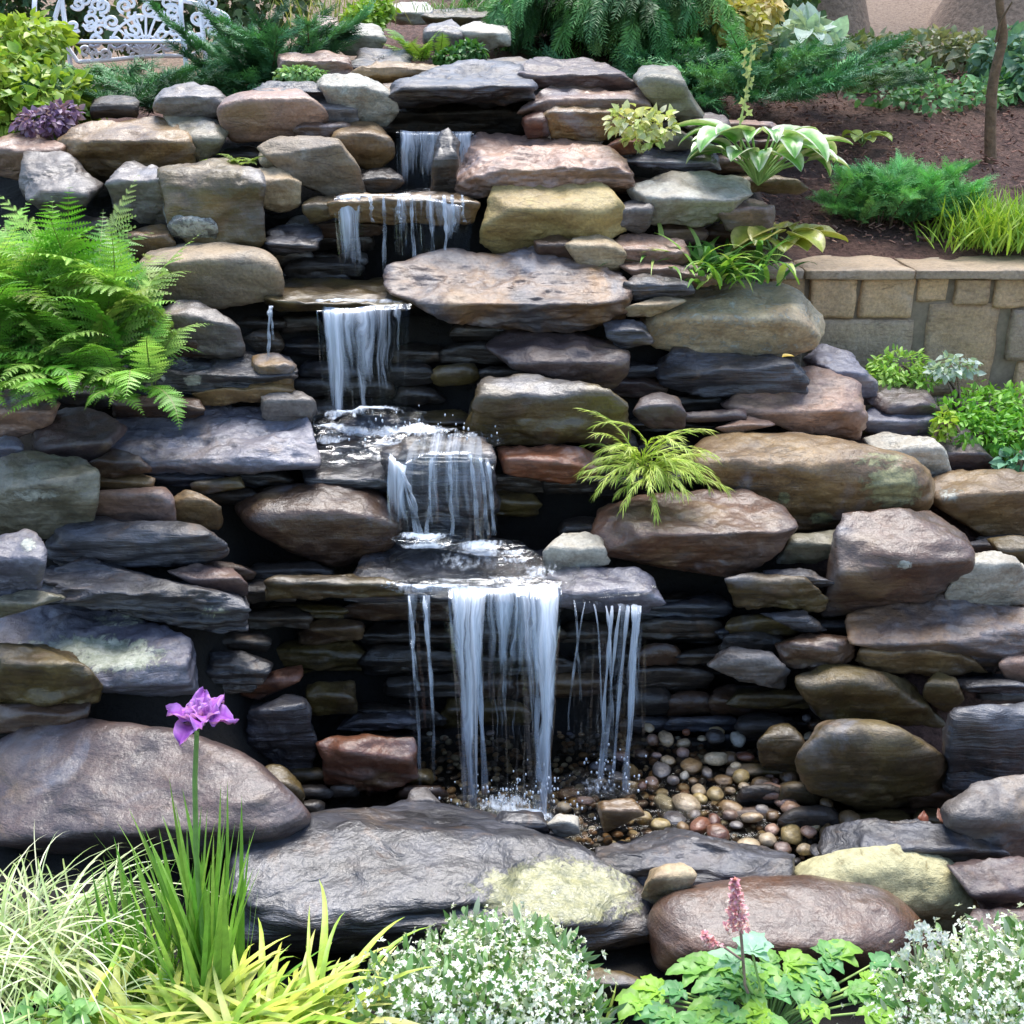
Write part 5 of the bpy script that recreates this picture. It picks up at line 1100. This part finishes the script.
def trunk(label, u, v, r, lean, h, seed, crown=True):
    b = G(u, v); par = empty('forest_tree', b, label, 'tree'); mb = MB(); rg = np.random.default_rng(seed); s = np.linspace(0, 1, 24)
    q = b + np.stack([lean * s * h + .06 * np.sin(s * 5 + seed), .1 * s * h + 0 * s, -.1 + s * h], 1)
    k = 20; th = np.linspace(0, 6.283, k, endpoint=False); rr = r * (1 + .9 * np.exp(-s * h * 2.4)) * (1 - .5 * s)
    V = q[:, None] + np.stack([np.cos(th)[None] * rr[:, None], np.sin(th)[None] * rr[:, None], 0 * th[None] * rr[:, None]], -1); V[..., :2] += (.08 * r * fbm(V * 3 + seed, 3))[..., None]
    i = np.array([(a * k + c, a * k + (c + 1) % k, (a + 1) * k + (c + 1) % k, (a + 1) * k + c) for a in range(23) for c in range(k)]); mb.add(V.reshape(-1, 3), i, (1.9, 1.8, 1.75)); mb.build('trunk', M_bark, par)
    cr = MB(); V0, F0 = leaf_shape('ovate', 4); n = 2500; T, d, _ = blob_points(rg, [(q[-1][0] + rg.normal() * 1.1, q[-1][1] + rg.normal() * 1.1, q[-1][2] + rg.normal() * .6, 1.3, 1.3, .9) for _ in range(5)], n, .3)
    cr.inst(V0, F0, basis(d + rg.normal(size=(n, 3)) * .6) * rg.uniform(.1, .2, n)[:, None, None], T, mixcols(rg, MG, n)); cr.build('crown', M_leaf, par)
trunk('leaning grey tree trunk at the top right of the golden shrub', 828, 40, .17, -.02, 9, 1)
trunk('broad grey tree trunk at the top right corner', 1000, 28, .38, .03, 9, 2)

# plants below the retaining wall
shrub('small bright green herb at the foot of the retaining wall', [B3(900, 366, 4.9, 28, 14, .12), B3(885, 375, 4.85, 16, 9, .1), B3(920, 378, 4.85, 16, 8, .1)], 700, (.02, .045), ((.22,.44,.06),(.32,.54,.10),(.45,.6,.2)), seed=71, leaf='oblong', name='green_herb', cat='plant')
shrub('silvery plant with bare twig beside the bright green herb', [B3(955, 366, 4.85, 24, 8, .1), B3(940, 372, 4.8, 14, 6, .08)], 180, (.02, .045), ((.42,.52,.45),(.55,.62,.55),(.3,.4,.3)), seed=72, name='silvery_plant', cat='plant', base=P(962, 410, 4.75))
shrub('dense green groundcover plant at right edge below the wall', [B3(u, v, y, 34, 20, .16) for u, v, y in ((985, 408, 4.8), (1020, 405, 4.85), (975, 432, 4.6), (1010, 435, 4.6), (1040, 430, 4.6), (955, 420, 4.65))], 2200, (.02, .05), ((.12,.34,.035),(.20,.46,.05),(.30,.54,.08)), seed=73, leaf='oblong', name='groundcover_plant', cat='plant')
shrub('blue green leafy sprig below the dense groundcover', [B3(1018, 462, 4.4, 18, 9, .07)], 70, (.03, .06), ((.16,.36,.22),(.26,.46,.32)), seed=74, name='leafy_sprig', cat='plant')
shrub('yellow green sprig left of the dense groundcover', [B3(945, 425, 4.5, 9, 14, .05)], 110, (.02, .04), ((.34,.5,.06),(.42,.56,.1)), seed=75, name='leafy_sprig', cat='plant')

# chartreuse tuft on the boulder
def tuft():
    b = P(645, 475, 3.92); par = empty('chartreuse_tuft', P(645, 500, 3.92), 'chartreuse threadleaf tuft growing on the pink and brown boulder', 'plant'); mb = MB(); rg = np.random.default_rng(80); st = MB()
    n = 64; az = rg.uniform(math.pi * .8, math.pi * 2.2, n); B = b + rg.normal(size=(n, 3)) * .02
    C_, D = blades(st, B, az, rg.uniform(.35, 1.5, n), rg.uniform(-1.0, .2, n), rg.uniform(.16, .32, n), np.full(n, .006), 14, mixcols(rg, ((.5, .6, .12), (.36, .5, .08)), n))
    V0, F0 = leaf_shape('needle', 3); V0 = V0 * np.array([.5, 1, 1])
    for i in range(n):
        k = np.repeat(np.arange(3, 15), 4); d = D[i, k]; side = unit(np.cross(d, (0, 0, 1))); sg = np.tile([1, -1, .7, -.7], 12)
        q = d * 1.5 + side * sg[:, None] * .5 + rg.normal(size=(48, 3)) * .2 - np.array([0, 0, .15])
        mb.inst(V0, F0, basis(q) * rg.uniform(.03, .055, 48)[:, None, None], C_[i, k], mixcols(rg, ((.52,.62,.12),(.62,.70,.20),(.36,.52,.08)), 48))
    st.build('stem', M_stem, par); mb.build('foliage', M_leaf, par)
tuft()

def mulch_chips():
    rg = np.random.default_rng(300); n = 7000; x = rg.uniform(1.1, 5.0, n); y = rg.uniform(5.6, 8.8, n); T = np.stack([x, y, ground_z(x, y) + .02 * 1 + .012 * rg.normal(size=n)], 1)
    V = np.array([(-.5, -1, -.12), (.5, -.9, -.12), (.4, 1, -.12), (-.45, .9, -.12), (-.4, -.8, .14), (.42, -.85, .1), (.3, .85, .12), (-.35, .8, .1)]); F = np.array([(0, 3, 2, 1), (4, 5, 6, 7), (0, 1, 5, 4), (1, 2, 6, 5), (2, 3, 7, 6), (3, 0, 4, 7)])
    a = rg.uniform(0, 6.283, n); d = np.stack([np.cos(a), np.sin(a), rg.normal(size=n) * .35], 1); sz = rg.uniform(.007, .022, n)
    M = basis(d, (0, 0, 1), rg.normal(size=n) * .4) * sz[:, None, None]; M[:, :, 0] *= rg.uniform(.4, .8, n)[:, None]
    mb = MB(); mb.inst(V, F, M, T, mixcols(rg, ((.30,.15,.10),(.20,.09,.06),(.12,.06,.045),(.40,.24,.17),(.26,.13,.09)), n, .3))
    tag(mb.build('mulch', plainmat('bark_chips', (.9, .9, .9), .85, .2, 50), smooth=False), kind='stuff')
mulch_chips()
# ------------------------------------------------------------------ plants in the foreground
def gr(u, v, y, z=None):
    p = P(u, v, y); return p
def iris():
    b = P(203, 985, 2.12); b[2] = ground_z(b[0], b[1]) ; par = empty('iris', b, 'purple flowered iris with upright sword leaves in front of the boulder', 'flower'); rg = np.random.default_rng(90)
    mb = MB(); n = 90; top = P(203, 760, 2.12)[2] - b[2]
    B = b + np.stack([rg.normal(size=n) * .03, rg.normal(size=n) * .02, 0 * rg.normal(size=n)], 1); L_ = rg.uniform(.22, .54, n)
    blades(mb, B, rg.uniform(0, 6.283, n), rg.uniform(1.28, 1.55, n), rg.uniform(1.1, 1.5, n), L_ * (top / .6), rg.uniform(.014, .025, n), 8, mixcols(rg, ((.24,.44,.08),(.32,.52,.12),(.16,.34,.06)), n), .15, 3)
    n = 5; blades(mb, b + np.stack([rg.normal(size=n) * .04, rg.normal(size=n) * .02, np.zeros(n)], 1), np.array([.15, .3, -.1, 2.9, 3.4]), np.array([.9, .8, .7, 1.0, .8]), np.array([.6, .55, .1, .2, -.2]), np.array([.36, .3, .28, .3, .26]), np.full(n, .02), 8, mixcols(rg, ((.2,.42,.07),), n), .15, 3)
    mb.build('leaf', M_leaf, par)
    st = MB(); st.tube([b, P(196, 850, 2.1), P(195, 780, 2.08), P(197, 728, 2.07)], .0065, (.20, .36, .10), 7, .005); st.build('stem', M_stem, par)
    fl = MB(); c = P(199, 722, 2.07)
    for k in range(12):
        a = k * 6.283 / 9 + .2; droop = k % 3 == 0
        bigleaf(fl, c + np.array([0, 0, .0]), a, .75 if k % 3 else .35, .075 * (1 if k % 3 else 1.05), .055, np.array((.36, .10, .52)) * rg0.uniform(.85, 1.2), (.52, .24, .70), 30 + k, -.75 if k % 3 == 0 else .35 - .5 * (k % 3 == 1), 14, 5, wav=.38)
    for k in range(4):
        a = k * 1.57 + .5; bigleaf(fl, c + np.array([.004, 0, .005]), a, 1.25, .05, .026, (.45, .18, .60), (.62, .36, .75), 50 + k, .8, 10, 4, wav=.45)
    fl.build('flower', M_petal, par)
    ca = MB(); bigleaf(ca, P(197, 736, 2.065), 1.0, 1.4, .03, .014, (.22, .34, .1), None, 3, 1.2, 5, 2); bigleaf(ca, P(197, 736, 2.065), 4.0, 1.4, .03, .014, (.22, .34, .1), None, 4, 1.2, 5, 2); ca.build('bud_sheath', M_stem, par)
iris()
def sword_clump():
    rg = np.random.default_rng(190); n = 60; Bx = P(140, 985, 2.15); Bx[2] = ground_z(Bx[0], Bx[1]); mb = MB(); par = empty('sword_leaved_clump', Bx, 'low clump of green sword leaves between striped sedge and iris', 'plant')
    blades(mb, Bx + np.stack([rg.normal(size=n) * .05, rg.normal(size=n) * .03, np.zeros(n)], 1), rg.uniform(0, 6.283, n), rg.uniform(1.2, 1.55, n), rg.uniform(.9, 1.5, n), rg.uniform(.25, .47, n), rg.uniform(.010, .018, n), 8, mixcols(rg, ((.18,.38,.05),(.26,.46,.08),(.12,.30,.05)), n), .15, 3)
    mb.build('leaf', M_leaf, par)
sword_clump()
def low(u, v, y): p = P(u, v, y); p[2] = ground_z(p[0], p[1]); return p
# cream variegated sedge, left
b = low(20, 960, 2.15)
sg_ = grass('cream striped arching sedge at the lower left corner', b, 300, (.28, .5), (.004, .009), ((.58,.62,.38),(.45,.53,.28),(.32,.44,.16),(.66,.68,.48)), seed=91, spread=(.09, .06), el=(1.0, 1.5), end=(-1.3, -.3), nseg=12, name='striped_sedge')
grass('', low(-25, 985, 2.1), 130, (.25, .42), (.004, .009), ((.58,.62,.38),(.45,.53,.28),(.32,.44,.16)), seed=92, spread=(.07, .06), el=(.9, 1.5), end=(-1.3, -.3), nseg=12, parent=sg_)
grass('', low(70, 1000, 2.02), 60, (.22, .4), (.004, .008), ((.60,.66,.42),(.40,.50,.22)), seed=93, spread=(.06, .04), el=(.8, 1.4), end=(-1.3, -.3), nseg=12, parent=sg_)
# golden forest grass
YF = ((.58,.62,.12),(.68,.68,.22),(.42,.54,.08),(.30,.46,.06))
fg = grass('golden arching forest grass in front of the iris', low(190, 1010, 1.92), 200, (.2, .37), (.012, .026), YF, seed=94, spread=(.10, .05), el=(.5, 1.15), end=(-1.1, -.1), nseg=9, name='forest_grass', fold=.2)
grass('', low(110, 1020, 1.9), 120, (.18, .33), (.012, .024), YF, seed=95, spread=(.08, .05), el=(.6, 1.4), end=(-1.0, -.1), nseg=9, fold=.2, parent=fg)
grass('golden arching forest grass between the iris and white flowers', low(280, 1010, 1.97), 190, (.2, .38), (.012, .025), YF, seed=96, spread=(.08, .05), el=(.5, 1.1), end=(-1.1, -.1), nseg=9, name='forest_grass', fold=.2)
shrub('leafy green seedling at the lower left edge', [B3(45, 1020, 1.9, 40, 14, .05)], 160, (.02, .045), ((.2,.42,.12),(.3,.5,.18)), seed=97, name='leafy_seedling', cat='plant', stems=0)
# white flower mounds
def white_mound(label, blobs, nl, nf, seed):
    rg = np.random.default_rng(seed); b = np.array(blobs, float); base = (b[:, 0].mean(), b[:, 1].mean(), float(ground_z(b[:, 0].mean(), b[:, 1].mean()))); par = empty('white_flower_mound', base, label, 'flowers')
    for q in b: q[2] += rg.normal() * .012
    T, d, _ = blob_points(rg, b, nl, .2); V0, F0 = leaf_shape('lance', 3); mb = MB()
    dd = d + np.array([0, 0, .5]) + rg.normal(size=(nl, 3)) * .6; T = T + d * np.abs(rg.normal(size=(nl, 1))) * .025
    mb.inst(V0, F0, basis(dd, (0, -1, .2)) * rg.uniform(.025, .055, nl)[:, None, None], T, mixcols(rg, ((.20,.34,.14),(.32,.46,.24),(.48,.56,.42),(.14,.28,.08)), nl))
    o = mb.build('foliage', M_leaf, par); o['kind'] = 'stuff'
    T, d, _ = blob_points(rg, b, nf, .5); d = d * np.array([1, 1, 1]); keep = (d[:, 2] > -.25); T, d = T[keep], d[keep]; T = T + d * np.abs(rg.normal(size=(len(T), 1))) * .045 - .012 + np.array([0, 0, .01]); fl = MB()
    n = len(T); V0, F0 = leaf_shape('oblong', 2)
    for k in range(5):
        a = k * 1.2566 + rg.uniform(0, 6, n); Bx = basis(d + rg.normal(size=(n, 3)) * .3, (.1, 1, 0)); q = np.cos(a)[:, None] * Bx[:, :, 0] + np.sin(a)[:, None] * Bx[:, :, 2] + .35 * Bx[:, :, 1]
        fl.inst(V0 * np.array([1.5, 1, 1]), F0, basis(q, Bx[:, :, 1]) * rg.uniform(.008, .015, n)[:, None, None], T, jit(rg, (.80, .82, .78), n, .08))
    o = fl.build('blossom', M_petal, par); o['kind'] = 'stuff'; return par
white_mound('mass of small white flowers at bottom centre below the dark slab', [B3(u, v, y, ru, rv, .09) for u, v, y, ru, rv in ((415, 985, 2.12, 30, 22), (455, 970, 2.18, 26, 20), (495, 968, 2.2, 32, 24), (528, 958, 2.24, 26, 20), (555, 972, 2.18, 24, 22), (395, 1006, 2.04, 30, 22), (440, 1005, 2.04, 34, 26), (490, 1008, 2.05, 34, 28), (535, 1005, 2.08, 30, 26), (570, 1015, 2.03, 22, 20), (470, 950, 2.26, 16, 12))], 2200, 4200, 98)
white_mound('mass of small white flowers at the lower right corner', [B3(u, v, y, ru, rv, .09) for u, v, y, ru, rv in ((915, 1012, 2.05, 26, 16), (945, 995, 2.1, 26, 18), (975, 980, 2.15, 26, 18), (1005, 965, 2.2, 26, 18), (1035, 955, 2.22, 26, 20), (960, 1018, 2.02, 34, 20), (1005, 1000, 2.07, 34, 26), (1040, 1000, 2.06, 30, 30))], 1700, 3600, 99)
# astilbe with pink plumes
def astilbe():
    b = low(770, 1010, 2.1); par = empty('astilbe', b, 'bright green lobed plant with pink plumes before the great boulder', 'plant'); rg = np.random.default_rng(101); mb = MB(); st = MB()
    spec = [(752, 952, 2.12, 1.3, .085, .085, (.30,.50,.36)), (735, 962, 2.1, 2.6, .07, .06, (.26,.46,.28))]
    for k in range(60):
        u = rg.uniform(640, 880); v = rg.uniform(962, 1024) - 14 * math.exp(-((u - 820) / 40) ** 2)
        a = math.atan2(.4 * rg.normal() - .3, (u - 770) / 110 + .3 * rg.normal()); l = rg.uniform(.045, .085); g = rg.uniform(0, 1)
        spec.append((u, v, 2.16 - (v - 975) * .003, a, l, l * rg.uniform(.75, 1.0), (.11 + .13 * g, .28 + .14 * g, .045 + .06 * (1 - g))))
    for i, (u, v, y, az, L_, W_, c) in enumerate(spec):
        q = P(u, v, y)
        if i == 2: mb.build('leaf', M_leaf, par); mb = MB()
        for da, ll in ((0, 1.0), (.85, .8), (-.85, .8), (1.9, .55), (-1.9, .55)):       # palmate lobes
            bigleaf(mb, q, az + da, .35, L_ * ll, W_ * .62 * ll, np.array(c) * rg.uniform(.9, 1.1), None, 200 + i, -.6, 8, 2, lobes=4, wav=.12)
        st.tube([b, (b + q) / 2 + np.array([0, 0, .03]), q], .003, (.35, .5, .15), 5)
    st.tube([b, P(745, 985, 2.1), P(742, 945, 2.1), P(737, 885, 2.1)], .004, (.4, .25, .2), 5); st.tube([P(742, 960, 2.1), P(725, 948, 2.1), P(705, 938, 2.1)], .003, (.4, .25, .2), 5)
    st.build('stem', M_stem, par); mb.build('leaf', M_leaf, par)
    for (u0, v0, u1, v1, w, n) in ((738, 932, 735, 880, 13, 420), (715, 945, 703, 934, 7, 110)):
        fl = MB(); s = rg.uniform(0, 1, n); V0, F0 = leaf_shape('oblong', 2); T = []
        for k in range(n):
            ww = w * (1.05 - s[k] ** 1.3); a = rg.uniform(0, 6.283); r = math.sqrt(rg.random()) * ww
            T.append(P(u0 + (u1 - u0) * s[k] + r * math.cos(a), v0 + (v1 - v0) * s[k], 2.1 + r * math.sin(a) * .0022))
        fl.inst(V0 * np.array([1.8, 1, 1]), F0, basis(rg.normal(size=(n, 3)) + np.array([0, -.4, .5])) * rg.uniform(.008, .016, n)[:, None, None], np.array(T), mixcols(rg, ((.78,.42,.48),(.84,.60,.60),(.70,.32,.40)), n)); fl.build('flower_plume', M_petal, par)
astilbe()
grass('small yellow grass sprout left of the lobed plant', low(600, 1015, 2.05), 9, (.08, .14), (.007, .012), ((.5,.58,.12),(.36,.5,.1)), seed=102, spread=(.02, .01), el=(1.0, 1.5), end=(.5, 1.3), name='grass_sprout')
def tiny_white():
    b = low(925, 990, 2.15); par = empty('white_sprig', b, 'thin stems with tiny white blossoms in front of the great boulder', 'flower'); rg = np.random.default_rng(103); st = MB(); fl = MB()
    for (u0, v0, u1, v1) in ((916, 985, 912, 932), (916, 975, 922, 930), (944, 968, 940, 935), (930, 985, 930, 955), (917, 968, 907, 950)):
        st.tube([P(u0, v0, 2.15), P((u0 + u1) / 2 + 2, (v0 + v1) / 2, 2.15), P(u1, v1, 2.15)], .0022, (.4, .42, .3), 4)
        for k in range(5):
            c = P(u1 + rg.normal() * 5, v1 + rg.normal() * 4, 2.15); petal_flower(fl, c, .013, 5, (.82, .82, .80), rg, (rg.normal() * .4, -.8, .5))
    st.tube([b, P(917, 985, 2.15)], .0025, (.4, .42, .3), 4); st.tube([b, P(944, 968, 2.15)], .0025, (.4, .42, .3), 4)
    st.build('stem', M_stem, par); fl.build('blossom', M_petal, par)
tiny_white()
def dry_leaves():
    rg = np.random.default_rng(104)
    for i, (u, v, az, c, lab) in enumerate([(922, 827, 1.2, (.28,.09,.05), 'red brown dry leaf standing beside the long low slab'), (944, 824, 1.7, (.30,.14,.10), 'dusty pink dry leaf nearest the grey sloping slab'), (902, 830, .2, (.34,.13,.06), 'orange dry leaf lying on the long low slab')]):
        mb = MB(); bigleaf(mb, P(u, v, 2.99), az, 1.0 - i * .3, .055, .034, c, None, i, .3, 8, 3, wav=.25); o = mb.build('dry_leaf', M_leaf); tag(o, lab, 'leaf')
    mb = MB(); q = P(782, 357, 4.33); bigleaf(mb, q, .1, .2, .05, .035, (.65, .45, .08), None, 4, -.2, 6, 2); tag(mb.build('dry_leaf', M_leaf), 'yellow fallen leaf on the ragged slate under the long pale boulder', 'leaf')
dry_leaves()
